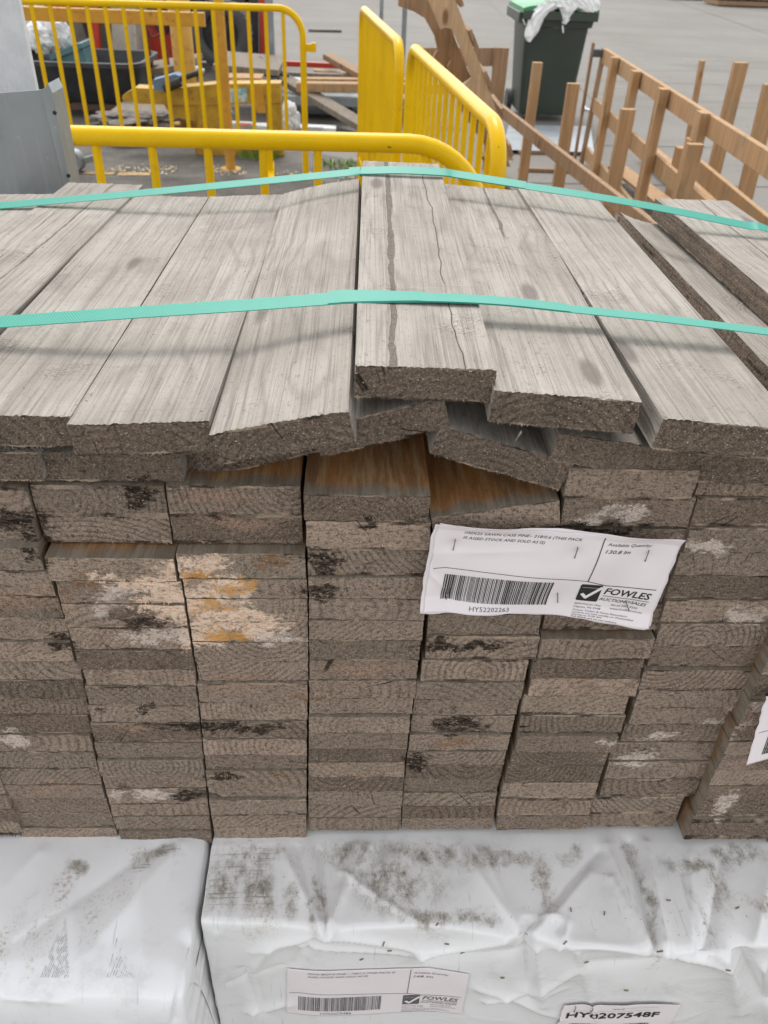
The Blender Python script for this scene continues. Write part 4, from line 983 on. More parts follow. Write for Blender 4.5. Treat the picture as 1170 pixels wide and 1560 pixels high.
mb = MB(); pr = ony(58, 150, .95); pt = ony(27, -8, .95); x = pr.x
nrib = 60; V = []; F = []
for i in range(nrib*2+1):
    xx = -.95+(pr.x+.95)*i/(nrib*2); yy = .95+(.0012 if i % 2 else 0)
    V += [V3((xx, yy, G)), V3((xx, yy, .735)), V3((xx, yy+.012, .735)), V3((xx, yy+.012, G))]
for i in range(nrib*2): 
    for k in range(4): F.append((i*4+k, i*4+(k+1) % 4, i*4+4+(k+1) % 4, i*4+4+k))
F += [(3, 2, 1, 0), tuple(len(V)-4+k for k in range(4))]
M_PANEL = simple('pale_ribbed_plastic', (.66, .67, .67), (.58, .595, .60), .45, scale=30)
mesh_obj('ribbed_sheet', V, F, M_PANEL, root)
MB().bar(V3((-.95, .948, .738)), V3((pr.x+.002, .948, .738)), .02, .012).build('cap_strip', simple('white_strip', (.75, .76, .76)), root)

# ------------------------------------------------------------------ yellow guard rail
root = empty('guard_rail', V3((-.8515, 5.69, G)), 'worn yellow round post with a horizontal rail behind the far barrier', 'guard rail')
b = V3((-.8515, 5.75, G)); MB().tube([b, b+V3((0, 0, 1.9))], .034, 18).build('post', M_YELOLD, root, True)
p = ony(312, 30, 5.75); q = ony(60, 29, 5.75); q.z = p.z
MB().bar(p, q+(q-p)*.5, .05, .080).build('rail', M_YELOLD, root)
MB().tube([b+V3((0, 0, .002)), b+V3((0, 0, .012))], .075, 16).build('base_plate', M_YELOLD, root)
b = onz(290, 190, G); root = empty('bollard', b, 'thick yellow bollard standing behind the grimy yellow stand', 'bollard')
MB().tube([b, b+V3((0, 0, 1.75)), b+V3((0, 0, 1.8))], [.088, .088, .05], 20).build('post', M_YELOLD, root, True)
MB().tube([b+V3((0, 0, .0)), b+V3((0, 0, .014))], .14, 20).build('base_plate', M_YELOLD, root)

# ------------------------------------------------------------------ grimy yellow stand
Y = 6.2; root = empty('steel_stand', onz(350, 238, G), 'grimy yellow steel stand with a pointed tongue and a pale blue sticker', 'steel stand')
mb = MB(); quadprism(mb, [(186,146),(205,134),(250,136),(330,128),(427,127),(428,157),(330,160),(262,160),(215,158),(186,152)], Y, .16); mb.build('beam', M_YELDIRTY, root)
for x0, x1 in ((300, 332), (405, 428)):
    mb = MB(); quadprism(mb, [(x0,158),(x1,158),(x1+3,236),(x0+3,236)], Y+.01, .12); mb.build('leg', M_YELDIRTY, root)
mb = MB(); quadprism(mb, [(297,224),(432,224),(433,238),(298,238)], Y-.03, .06); mb.build('foot_bar', M_YELDIRTY, root)
mb = MB(); quadprism(mb, [(250,160),(305,160),(300,185),(262,178)], Y+.03, .08); mb.build('gusset', M_YELDIRTY, root)
mb = MB(); quadprism(mb, [(378,132),(400,130),(405,172),(392,172)], Y-.012, .012); mb.build('rusty_bracket', M_YELOLD, root)
N = NT('blue_sticker'); c = N.mix(N.mr(N.noise(N.obj(), 18, 4, .7), .45, .56), (.55, .60, .62), (.16, .42, .56)); N.bsdf(c, .5)
mb = MB(); quadprism(mb, [(341,135),(376,134),(377,155),(342,157)], Y-.006, .005); mb.build('sticker', N.m, root)
# blue box tool with black handle on the tongue
root = empty('hydraulic_cylinder', ony(240, 130, 6.1), 'blue and black tool with thick black handle resting on the yellow tongue', 'tool')
M_BLUE = simple('faded_blue', (.08, .16, .30), (.12, .20, .32), .5); M_BLACK = simple('dull_black', (.018, .018, .02), (.03, .03, .032), .6)
M_DGREY = simple('dark_rubber', (.055, .055, .055), (.085, .083, .08), .7)
mb = MB(); quadprism(mb, [(233,122),(266,113),(274,116),(274,134),(248,139),(234,138)], 6.08, .12); mb.build('body', M_BLUE, root)
mb = MB(); mb.tube([ony(250,134,6.07), ony(276,124,6.07)], .034, 12); mb.tube([ony(275,120,6.07), ony(305,110,6.07)], .019, 12); mb.build('handle', M_BLACK, root, True)

# ------------------------------------------------------------------ tub cart
Y = 7.3
root = empty('tub_cart', onz(130, 175, G), 'black plastic tub cart behind the far barrier at upper left', 'cart')
def rrect(cx, cy, z, hx, hy, r, n=6):
    out = []
    for sx, sy, a0 in ((1, 1, 0), (-1, 1, 90), (-1, -1, 180), (1, -1, 270)):
        for i in range(n+1):
            a = R(a0+90*i/n); out.append(V3((cx+sx*(hx-r)+r*math.cos(a), cy+sy*(hy-r)+r*math.sin(a), z)))
    return out
def loft(mb, rings, closed_bottom=True, mi=0):
    n = len(rings[0]); V = [v for r_ in rings for v in r_]; F = []
    for i in range(len(rings)-1): F += [(i*n+k, i*n+(k+1) % n, (i+1)*n+(k+1) % n, (i+1)*n+k) for k in range(n)]
    F.append(tuple(range(n-1, -1, -1)))
    if closed_bottom: F.append(tuple(len(V)-n+k for k in range(n)))
    return mb.add(V, F, mi)
L_, R_ = ony(20, 85, Y), ony(212, 100, Y); zt = ony(212, 98, Y).z; zb = ony(150, 162, Y).z; cx = (L_.x+R_.x)/2; hx = (R_.x-L_.x)/2
M_TUB = simple('black_polythene', (.020, .022, .025), (.035, .038, .042), .45)
loft(MB(), [rrect(cx, Y+.42, zb, hx*.80, .30, .10), rrect(cx, Y+.42, zb+.06, hx*.85, .34, .14), rrect(cx, Y+.42, zt-.04, hx*.97, .42, .16), rrect(cx, Y+.42, zt-.035, hx*1.03, .46, .18), rrect(cx, Y+.42, zt, hx*1.03, .46, .18),
            rrect(cx, Y+.42, zt, hx*.96, .40, .15), rrect(cx, Y+.42, zb+.05, hx*.8, .28, .1)]).build('tub', M_TUB, root, True)
mb = MB()
for yy in (Y+.12, Y+.72): mb.bar(V3((cx-hx*.8, yy, zb-.03)), V3((cx+hx*.85, yy, zb-.03)), .05, .05)
mb.bar(V3((cx, Y+.12, zb-.03)), V3((cx, Y+.72, zb-.03)), .05, .04); mb.build('chassis', simple('rusty_frame', (.13, .06, .035), (.07, .04, .03), .7), root)
for sx in (-.7, .75):
    for yy in (Y+.15, Y+.7):
        c = V3((cx+hx*sx, yy, G+.085)); MB().tube([c-V3((0, .02, 0)), c+V3((0, .02, 0))], .085, 18).build('wheel', M_DGREY, root, True)
        MB().bar(c, c+V3((0, 0, zb-.05-c.z)), .03, .05, up=(0, 1, 0)).build('fork', M_GALV, root)
M_TEAL = simple('teal_bin_plastic', (.075, .17, .185), (.10, .21, .22), .5)
a = ony(100, 88, Y+.25); root = empty('plastic_bin', a+V3((0, 0, -.1)), 'teal plastic bin lying tilted inside the black tub', 'bin')
mb = MB(); quadprism(mb, [(78,90),(118,70),(126,75),(132,97),(128,108),(95,104)], Y+.2, .34); mb.build('body', M_TEAL, root)
mb = MB(); quadprism(mb, [(74,84),(116,67),(124,66),(126,73),(118,76),(78,92)], Y+.17, .40); mb.build('rim', M_TEAL, root)
M_RAG = simple('white_rag', (.80, .80, .80), (.62, .62, .62), .8, scale=9, c3=(.35, .45, .38))
def lump(cpx, Y_, rx, rz, ry, name, mat, label, cat, seed, amp=.35):
    c = ony(*cpx, Y_); V = []; F = []; nu, nv = 26, 16
    for j in range(nv+1):
        th = math.pi*j/nv
        for i in range(nu):
            ph = 2*math.pi*i/nu; d = V3((math.sin(th)*math.cos(ph), math.sin(th)*math.sin(ph), math.cos(th)))
            k = 1+amp*mnoise.noise(d*1.8+V3((seed, 0, 0)))+amp*.6*mnoise.noise(d*5+V3((seed, 3, 0)))
            V.append(c+V3((d.x*rx, d.y*ry, d.z*rz))*k)
    for j in range(nv):
        for i in range(nu): F.append((j*nu+i, (j+1)*nu+i, (j+1)*nu+(i+1) % nu, j*nu+(i+1) % nu))
    o = mesh_obj(name, V, F, mat, smooth=False); return prop(o, label, cat)
lump((84, 50), Y+.55, .13, .15, .12, 'rag_bag', M_RAG, 'crumpled white bag piled high in the black tub', 'bag', 1)
lump((60, 58), Y+.45, .12, .12, .12, 'paper_roll', M_RAG, 'smaller white crumpled roll left of the bag in the tub', 'rags', 4)
lump((45, 12), Y+.7, .10, .10, .1, 'carton', M_RAG, 'white wrapped bundle at top left beside the red machine', 'bundle', 7)
lump((40, 65), Y+.5, .10, .09, .12, 'cardboard', simple('pink_card', (.40, .30, .26), (.33, .25, .21)), 'dull pinkish cardboard lump at the left of the tub', 'cardboard', 8, .15)

# ------------------------------------------------------------------ red machines
M_RED = simple('red_machine_paint', (.52, .045, .018), (.44, .035, .015), .4); M_REDD = simple('dark_red_iron', (.13, .02, .014), rough=.6); M_GLASS = simple('dark_glass', (.05, .065, .085), (.08, .09, .11), .12)
M_RUSTW = simple('rust_stained_white', (.50, .47, .41), (.44, .40, .33), .6, scale=5, c3=(.25, .12, .06)); M_BRG = simple('brown_grey_board', (.15, .13, .11), (.10, .085, .07), .7)
Y = 9.6
root = empty('forklift', onz(300, 108, G), 'red forklift with black tyre and mast behind the barriers', 'forklift')
mb = MB(); quadprism(mb, [(202,34),(220,34),(236,54),(272,56),(290,50),(290,92),(206,92)], Y, 1.0); mb.build('body', M_RED, root)
mb = MB(); quadprism(mb, [(206,85),(296,85),(296,92),(206,92)], Y+.02, .9); mb.build('underbody', M_REDD, root)
mb = MB(); quadprism(mb, [(216,-60),(275,-60),(274,54),(236,54),(220,34)], Y+.25, .7); mb.build('cab_glass', M_GLASS, root)
for x in (214, 252, 296): 
    mb = MB(); quadprism(mb, [(x-4,-60),(x+1,-60),(x+3,50),(x-1,50)], Y+.2, .06); mb.build('cab_pillar', M_REDD, root)
for px, py in ((338, 50),):
    c = ony(px, py, Y-.40); rr_ = .30 if px > 300 else .17
    if px < 300: c = ony(px, py-4, Y-.02)
    pr = [(.0, .6), (.10, .6), (.14, .62), (.15, .98), (.10, 1.0), (-.10, 1.0), (-.15, .98), (-.15, .60)]
    V = []; F = []; n = 36
    for i in range(n):
        a = 2*math.pi*i/n
        for (u, k) in pr: V.append(c+V3((math.cos(a)*rr_*k, -u, math.sin(a)*rr_*k)))
    m_ = len(pr)
    for i in range(n):
        for k in range(m_-1): F.append((i*m_+k, i*m_+k+1, ((i+1) % n)*m_+k+1, ((i+1) % n)*m_+k))
    w_ = mesh_obj('wheel', V, F, M_DGREY, root, smooth=True)
    MB().tube([c+V3((0, -.06, 0)), c+V3((0, .1, 0))], rr_*.62, 24).tube([c+V3((0, -.13, 0)), c+V3((0, 0, 0))], rr_*.22, 16).build('rim', M_BLACK, w_, True)
    if px > 300:
        mb = MB()
        for i in range(30):
            a = 2*math.pi*i/30; p = c+V3((math.cos(a), 0, math.sin(a)))*rr_*.99
            mb.bar(p+V3((0, -.14, 0)), p+V3((0, .10, 0)), .03, .022, up=(math.cos(a), 0, math.sin(a)))
        mb.build('tread_blocks', M_DGREY, w_)['kind'] = 'stuff'
mb = MB(); quadprism(mb, [(296,-60),(400,-60),(400,10),(360,22),(300,18)], Y+.1, .8); mb.build('counterweight', M_BLACK, root)
mb = MB(); quadprism(mb, [(352,-40),(372,-40),(376,86),(360,88)], Y-.1, .12); quadprism(mb, [(378,-40),(392,-40),(394,88),(382,88)], Y-.05, .12); mb.build('mast', M_DGREY, root)
mb = MB(); quadprism(mb, [(393,-60),(404,-60),(404,90),(397,90)], Y-.15, .14); mb.build('red_upright', M_RED, root)
mb = MB(); quadprism(mb, [(262,-60),(402,-60),(402,94),(262,92)], Y+1.1, .3); mb.build('rear_frame', M_BLACK, root)
root = empty('hand_truck', onz(240, 140, G), 'thin dark red upright frame with arched top in front of the forklift', 'hand truck')
mb = MB(); mb.tube([ony(233,122,7.9), ony(222,30,7.9), ony(221,20,7.9)], .013, 8); mb.tube([ony(259,114,7.9), ony(248,42,7.9), ony(245,10,7.9)], .013, 8); mb.tube([ony(223,40,7.9), ony(232,58,7.9), ony(248,50,7.9)], .012, 8); mb.build('frame', M_REDD, root)
root = empty('red_cabinet', onz(110, 100, G), 'red metal machine body at the upper left behind the rags', 'machine')
mb = MB(); quadprism(mb, [(66,-60),(136,-60),(139,26),(68,24)], 9.0, .8); mb.build('body', M_RED, root)
mb = MB(); quadprism(mb, [(108,26),(122,26),(140,85),(120,85)], 9.02, .5); quadprism(mb, [(62,22),(110,24),(118,90),(64,90)], 9.4, .5); mb.build('dark_frame', M_BRG, root)
mb = MB(); quadprism(mb, [(135,-60),(143,-60),(152,82),(142,80)], 8.95, .08); mb.build('red_post', M_RED, root)
root = empty('white_cabinet', onz(185, 92, G), 'rust stained off white cabinet between the red machines', 'cabinet')
mb = MB(); quadprism(mb, [(165,-60),(200,-60),(208,88),(172,88)], 9.1, .6); mb.build('side', M_RUSTW, root)
mb = MB(); quadprism(mb, [(140,-60),(165,-60),(172,88),(152,88)], 9.12, .6); mb.build('brown_side', M_BRG, root)
mb = MB(); quadprism(mb, [(196,-60),(201,-60),(209,88),(205,88)], 9.08, .03); mb.build('corner_trim', M_RUSTW, root)

# ------------------------------------------------------------------ poles
for px0, px1, py1, Y, r, lab in ((404, 420, 128, 8.6, .040, 'grey steel pole right of the far barrier pickets'), (577, 583, 140, 8.5, .018, 'thin grey pole above the edge on barrier, left of two'), (612, 616, 140, 8.8, .024, 'thin grey pole above the edge on barrier, right of two')):
    b = ony((px0+px1)/2 if px0 < 500 else px0+3, 60, Y); b = V3((b.x, b.y, G))
    o = MB().tube([b, b+V3((0, 0, .02)), b+V3((0, 0, .0201)), b+V3((0, 0, 2.2))], [r*1.8, r*1.8, r, r], 14).build('steel_pole', M_GALV, smooth=True); prop(o, lab, 'pole')

# ------------------------------------------------------------------ timber heap in the middle
def plank(p0, p1, Y0, Y1, w, h, mat, label, name='plank', cat='plank', group='loose timber behind the barriers', up=(0, 0, 1)):
    a, b = ony(*p0, Y0), ony(*p1, Y1); o = MB().bar(a, b, w, h, up=up).build(name, mat); return prop(o, label, cat, group)
root = empty('steel_platform', onz(480, 172, G), 'low grey steel platform carrying offcuts, dark underneath', 'platform')
a = ony(425, 145, 7.6); b = ony(640, 145, 7.6); zt = a.z
MB().bar(V3((a.x, 8.2, zt-.01)), V3((b.x, 8.2, zt-.01)), 1.2, .02).build('deck', M_GALV, root)
MB().bar(V3((a.x, 7.58, zt-.035)), V3((b.x, 7.58, zt-.035)), .04, .075).build('edge_beam', M_GALV, root)
for x in (a.x+.03, (a.x+b.x)/2, b.x-.05):
    for y in (7.7, 8.7): MB().bar(V3((x, y, G)), V3((x, y, zt-.05)), .05, .05, up=(0, 1, 0)).build('leg', M_BLACK, root)
MB().bar(V3((a.x+.05, 8.3, G+.01)), V3((b.x, 8.3, G+.01)), 1.0, .018).build('shade_sheet', M_BLACK, root)  # black sheet standing in for the shadow beneath the deck
plank((452,132), (700,135), 7.62, 7.62, .12, .075, M_PINE, 'thick pale beam along the front of the steel platform')
plank((462,122), (640,124), 7.95, 7.95, .12, .04, M_PINE, 'pale board lying behind the thick beam')
plank((425,112), (540,116), 8.3, 8.2, .10, .035, M_GREYWOOD, 'weathered board lying on the platform at its left')
plank((478,108), (536,114), 8.5, 8.5, .11, .03, M_PINE, 'short pale board at the back of the platform')
plank((500,86), (575,128), 8.6, 7.8, .12, .05, M_PINED, 'brown plank sloping down to the right on the heap')
plank((432,120), (560,196), 7.9, 7.0, .16, .05, M_GREYWOOD, 'long grey plank sloping from the platform down to the ground')
plank((555,195), (600,197), 7.1, 7.0, .13, .05, M_GREYWOOD, 'grey offcut at the foot of the sloping plank')
plank((420,96), (530,101), 9.6, 9.6, .06, .05, M_RED, 'red steel channel lying behind the timber heap', 'steel_channel', 'channel')
# grey slabs behind the stand
for p0, p1, Ya, w_, h_, mt, lab in (((335,92),(430,100),8.0,.9,.05,M_GREYWOOD,'wide grey board stack behind the yellow stand'), ((340,118),(400,119),7.2,.25,.035,M_PINE,'short pale board behind the yellow stand'), ((150,118),(300,92),8.1,.7,.05,M_GREYWOOD,'grey slab sloping behind the blue tool'),
    ((180,165),(300,172),7.0,.5,.05,M_GREYWOOD,'grey board on the ground under the yellow tongue')):
    plank(p0, p1, Ya, Ya, w_, h_, mt, lab)
o = MB().tube([ony(380,108,7.9), ony(400,112,7.9), ony(440,116,7.9)], .022, 10).build('black_hose', M_BLACK, smooth=True); prop(o, 'short black hose lying on the grey boards', 'hose')
o = MB().tube([ony(395,85,8.2), ony(420,102,8.0), ony(445,118,7.9)], .006, 6).tube([ony(350,125,7.2), ony(370,104,7.9)], .006, 6).build('wire', M_GALV); prop(o, 'loose pale wire crossing the grey boards', 'wire')
random.seed(21)
for i, (px, py, Ya, mt, lab) in enumerate(((300,106,7.8,M_RAG,'bright scrap by the guard post, left'), (352,106,7.7,M_RAG,'white scrap on the grey boards'), (360,112,7.6,M_PINED,'rusty brown chunk on the grey boards'), (372,112,7.7,M_PINE,'pale offcut beside the rusty chunk'), (285,172,6.9,M_YELOLD,'orange scrap under the yellow stand'), (268,168,6.9,M_RAG,'shiny scrap under the yellow tongue'), (345,172,6.9,M_TEAL,'green scrap beside the stand leg'))):
    lump((px, py), Ya, .06, .03, .06, 'scrap', mt, lab, 'scrap', 20+i, .6)
lump((440, 180), 7.05, .085, .125, .10, 'plastic_bag', M_RAG, 'white crumpled plastic bag on the ground beside the yellow stand', 'bag', 13, .45)
M_WHT = simple('white_board', (.74, .74, .73), (.66, .66, .66), .5)
root = empty('white_panel', onz(430, 196, G), 'flat white panel with an orange print lying on the ground', 'panel')  # flat white panel with print, lying loose on the ground
MB().bar(onz(345,190,G+.03), onz(385,192,G+.03), .10, .05).bar(onz(386,192,G+.03), onz(512,196,G+.03), .14, .03).build('board', M_WHT, root)
MB().bar(onz(364,189,G+.058), onz(380,190,G+.058), .102, .003).build('orange_print', simple('orange_print', (.65, .14, .04)), root)
MB().bar(onz(470,193,G+.050), onz(492,194,G+.050), .06, .004).build('grey_print', simple('grey_print', (.45, .47, .52)), root)
c = onz(113, 244, G+.075); root = empty('wheel', c-V3((0, 0, .075)), 'grey caster wheel on the ground under the tub cart', 'wheel')
MB().tube([c-V3((.01, .03, 0)), c+V3((.01, .03, 0))], .072, 22).build('tyre', M_GALV, root, True)
MB().bar(c+V3((.07, 0, .0)), c+V3((.16, .02, .02)), .03, .04).build('bracket', M_GALV, root)
lump((205, 182), 6.6, .30, .05, .18, 'rubble', simple('grey_rubble', (.10, .09, .08), (.2, .18, .16), .9, scale=20), 'low heap of grey rubble under the tongue', 'rubble', 33, .5)
o = MB().bar(onz(470,46,G+.02), onz(520,47,G+.02), .10, .03).build('stick', M_BRG); prop(o, 'dark stick lying far out on the concrete', 'stick')

# ------------------------------------------------------------------ leaning pallet
Zc = lambda x, y: (630+x/4.333, y/4.333)
root = empty('wooden_pallet', V3((.75, 4.1, G)), 'brown notched pallet leaning on end right of the yellow barriers', 'pallet')
A = [(250,-60),(310,90),(400,330),(470,500),(570,800),(660,1060),(560,1060),(440,740),(335,560),(385,515),(350,420),(290,270),(250,190),(215,178),(180,195),(110,30),(70,-60)]
Bq = [(-100,-60),(110,-60),(150,130),(215,290),(250,400),(225,440),(270,520),(340,610),(460,760),(580,960),(640,1100),(540,1100),(470,960),(330,760),(235,520),(150,430),(125,390),(160,330),(140,240),(75,120),(0,75),(-100,40)]
Cq = [(170,170),(250,190),(275,260),(330,400),(380,510),(320,550),(235,520),(225,440),(250,400),(215,290)]
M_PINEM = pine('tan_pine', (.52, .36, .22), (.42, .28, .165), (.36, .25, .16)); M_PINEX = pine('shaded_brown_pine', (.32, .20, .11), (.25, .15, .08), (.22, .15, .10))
for poly, Yp, mt in ((A, 4.0, M_PINEM), (Bq, 4.30, M_PINED), (Cq, 4.20, M_PINEX)):  # rear stringers browner, with their shade also put into the colour
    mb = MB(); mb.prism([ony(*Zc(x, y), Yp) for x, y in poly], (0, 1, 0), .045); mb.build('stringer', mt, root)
for (x0, y0), (x1, y1) in (((285,-30),(312,50)), ((362,205),(410,325)), ((460,480),(510,605)), ((575,720),(600,800)), ((620,960),(640,1040))):
    p, q = ony(*Zc(x0, y0), 3.99), ony(*Zc(x1, y1), 3.99); d = q-p
    mb = MB(); n = V3((d.z, 0, -d.x)).normalized()*(-.018)
    mb.add([p, q, q+n, p+n]+[v+V3((0, .40, 0)) for v in (p, q, q+n, p+n)], [(0,1,2,3),(7,6,5,4),(0,4,5,1),(1,5,6,2),(2,6,7,3),(3,7,4,0)]); mb.build('slat', M_PINED, root)

# ------------------------------------------------------------------ timber stillages on the right
TS = 'upright timber stakes and rails right of the barriers'
root = empty('timber_stillage', V3((1.8, 4.4, G)), 'pale timber stillage side with long sloping top rail at right', 'timber frame')
pa, pb = onz(922, 74, .10), onz(1170, 228, .10); d = (pb-pa).normalized(); pb2 = pb+d*.7
def on_line(px, py, z): return onz(px, py, z)
MB().bar(pa+V3((0, 0, -.045)), pb2+V3((0, 0, -.045)), .03, .095).build('rail', M_PINE, root)
for (px, py) in ((912,150), (903,224)):
    z = ony(px, py, pa.y).z; MB().bar(V3((pa.x-.01, pa.y, z-.045)), V3((pb2.x-.01, pb2.y, z-.045)), .025, .095).build('rail', M_PINE, root)
for (px, py) in ((944,88), (977,109), (1020,136)):
    p = onz(px+3, py, .105); MB().bar(V3((p.x-.045, p.y, G)), V3((p.x-.045, p.y, .108)), .05, .075, up=(0, 1, 0)).build('post', M_PINE, root)
p = onz(1084, 172, .105); MB().bar(V3((p.x-.04, p.y, -.10)), V3((p.x-.04, p.y, .108)), .045, .085, up=(0, 1, 0)).bar(V3((p.x-.05, p.y+.03, G)), V3((p.x-.05, p.y+.03, -.02)), .045, .085, up=(0, 1, 0)).build('post', M_PINE, root)
p = pa; MB().bar(V3((p.x-.03, p.y+.02, G)), V3((p.x+.0, p.y+.02, .10)), .03, .04, up=(0, 1, 0)).bar(V3((p.x-.08, p.y+.05, G)), V3((p.x-.08, p.y+.05, .13)), .02, .03, up=(0, 1, 0)).build('post', M_PINED, root)
MB().bar(pa+V3((-.09, .0, -.03)), pa+V3((.02, .0, -.03)), .05, .05).build('strap_clamp', M_DGREY, root)
for (px, py, Y_, ww, lab) in ((957,166,4.05,.072,'short pale stake in front of the stillage side, left of two'), (1059,219,3.45,.072,'short pale stake at right with dark nail marks'), (819,95,5.3,.062,'pale stake in front of the green bin, left of two'), (874,127,4.9,.072,'pale stake in front of the green bin, right of two')):
    p = ony(px, py, Y_); o = MB().bar(V3((p.x, Y_, G)), V3((p.x, Y_, p.z)), ww, .045, up=(0, 1, 0)).build('timber_stake', M_PINE); prop(o, lab, 'stake', TS)
for (px, py, px2, py2, Y_, ww, lab) in ((1129,95,1088,260,5.2,.085,'tall stake beyond the top rail, second from the right edge'), (1176,128,1134,301,4.6,.090,'tall stake beyond the top rail, cut by the right edge'), (1070,92,1046,225,5.6,.028,'thin pointed stake beyond the top rail')):
    p, q = ony(px, py, Y_), ony(px2, py2, Y_); dd = q-p; q = p+dd*((G-p.z)/dd.z)
    mb = MB().bar(q, p, ww, .05, up=(0, 1, 0)); o = mb.build('timber_stake', M_PINE); prop(o, lab, 'stake', TS)
# low rails
a, b = onz(1068, 246, -.30), onz(1170, 330, -.30); d = (b-a); o = MB().bar(a-d*.04+V3((0, 0, -.05)), b+d*.8+V3((0, 0, -.05)), .03, .11).build('timber_rail', M_PINE); prop(o, 'low pale rail at the right edge below the tall stakes', 'rail', TS)
a = onz(1040, 232, -.35); o = MB().bar(a+V3((0, 0, -.35)), a+V3((.0, 0, .03)), .09, .08, up=(0, 1, 0)).build('timber_block', M_PINE); prop(o, 'pale timber block behind the short stake', 'block')
a, b = onz(764, 160, -.13), onz(985, 330, -.13); d = b-a
o = MB().bar(a+V3((0, 0, -.03)), b+d*.3+V3((0, 0, -.03)), .028, .068).build('timber_rail', M_PINED); prop(o, 'brown rail running from the leaning pallet towards the boards', 'rail', TS)
a2 = onz(800, 178, -.35); b2 = onz(945, 300, -.35)
root = empty('stillage_end', V3((1.1, 6, G)), 'brown end frame of board and post left of the green bin', 'timber frame')
mb = MB(); quadprism(mb, [(690,73),(760,73),(758,101),(690,101)], 6.0, .035); mb.build('board', M_PINED, root)
mb = MB(); p = ony(765, 73, 5.96); MB().bar(V3((p.x, 5.98, G)), V3((p.x, 5.98, p.z)), .10, .05, up=(0, 1, 0)).build('post', M_PINED, root)
mb = MB(); quadprism(mb, [(640,73),(668,73),(668,101),(640,101)], 6.02, .035); mb.build('board', M_PINED, root)
# base boards on the ground
for (p0, p1, w_, lab) in (((985,225),(1170,372),.14,'pale floor board of the stillage running to the right edge'), ((940,255),(1040,330),.14,'pale floor board beside the short stake')):
    a, b = onz(*p0, G+.10), onz(*p1, G+.10); o = MB().bar(a, b, w_, .022).build('floor_board', M_PINE); prop(o, lab, 'board')
for (p0, p1, lab) in (((790,232),(905,232),'thin timber batten on the ground, further of two'), ((790,258),(905,262),'thin timber batten on the ground, nearer of two')):
    a, b = onz(*p0, G+.015), onz(*p1, G+.015); o = MB().bar(a, b, .03, .025).build('batten', M_PINED); prop(o, lab, 'batten')
o = MB().bar(onz(740,236,G+.3), onz(770,290,G+.05), .09, .03).build('offcut', M_PINED); prop(o, 'brown offcut beside the end of the receding yellow barrier', 'offcut')
M_SLAB = simple('blue_grey_sheet', (.26, .29, .31), (.31, .335, .35), .5)
o = mesh_obj('steel_sheet', [onz(775,190,G+.010), onz(900,192,G+.010), onz(905,232,G+.010), onz(765,228,G+.010), onz(775,190,G+.03), onz(900,192,G+.03), onz(905,232,G+.03), onz(765,228,G+.03)], [(0,1,2,3),(7,6,5,4),(0,4,5,1),(1,5,6,2),(2,6,7,3),(3,7,4,0)], M_SLAB); prop(o, 'blue grey flat sheet lying on the ground before the green bin', 'sheet')

# ------------------------------------------------------------------ wheelie bin
M_BIN = simple('dark_green_bin', (.030, .042, .030), (.040, .052, .038), .42, scale=2); M_LID = simple('bright_green_lid', (.035, .24, .08), (.05, .28, .10), .4)
fy = 7.80; xl, xr = ony(806, 100, fy).x, ony(885, 100, fy).x; cx = (xl+xr)/2-.02; zt = ony(840, 24, fy).z
root = empty('wheelie_bin', V3((cx, fy+.3, G)), 'dark green wheelie bin with bright green lid overflowing with white plastic', 'bin')
loft(MB(), [rrect(cx, fy+.33, G+.06, .235, .25, .05), rrect(cx, fy+.34, G+.10, .245, .27, .05), rrect(cx, fy+.35, zt-.09, .285, .34, .05), rrect(cx, fy+.35, zt-.085, .31, .37, .06), rrect(cx, fy+.35, zt, .325, .385, .06), rrect(cx, fy+.35, zt, .29, .35, .05), rrect(cx, fy+.34, G+.2, .24, .27, .05)]).build('body', M_BIN, root, True)
mb = MB(); mb.bar(V3((cx-.33, fy-.045, zt+.005)), V3((cx+.33, fy-.045, zt+.005)), .05, .07); mb.bar(V3((cx-.33, fy+.0, zt-.02)), V3((cx-.33, fy+.7, zt-.02)), .06, .08); mb.build('rim', M_BIN, root)
V = []; F = []; n = 14
for j in range(9):
    for i in range(n+1):
        x = cx-.335+.67*i/n; y = fy-.05+.80*j/8; V.append(V3((x, y, zt+.055+.05*math.sin(math.pi*i/n)**.6*(.4+.6*math.sin(math.pi*min(1, j/8+.15))))))
m_ = len(V); V += [v-V3((0, 0, .035)) for v in V]
for j in range(8):
    for i in range(n): a = j*(n+1)+i; F += [(a, a+1, a+n+2, a+n+1), (m_+a+n+1, m_+a+n+2, m_+a+1, m_+a)]
for i in range(n): F.append((i+1, i, m_+i, m_+i+1))
for j in range(8): a = j*(n+1); F.append((a, a+n+1, m_+a+n+1, m_+a)); a += n; F.append((a+n+1, a, m_+a, m_+a+n+1))
mesh_obj('lid', V, F, M_LID, root, smooth=False)
mb = MB(); mb.tube([V3((cx-.33, fy+.78, zt+.02)), V3((cx+.33, fy+.78, zt+.02))], .018, 10); mb.build('handle', M_BIN, root, True)
for sx in (-.27, .27):
    c = V3((cx+sx, fy+.60, G+.10)); MB().tube([c-V3((.025, 0, 0)), c+V3((.025, 0, 0))], .10, 20).build('wheel', M_DGREY, root, True)
mb = MB(); p = ony(853, 42, fy-.0); mb.bar(p-V3((.065, -.006, 0)), p+V3((.065, .006, 0)), .012, .012); mb.build('worn_emblem', simple('grey_worn_print', (.16, .18, .18)), root)
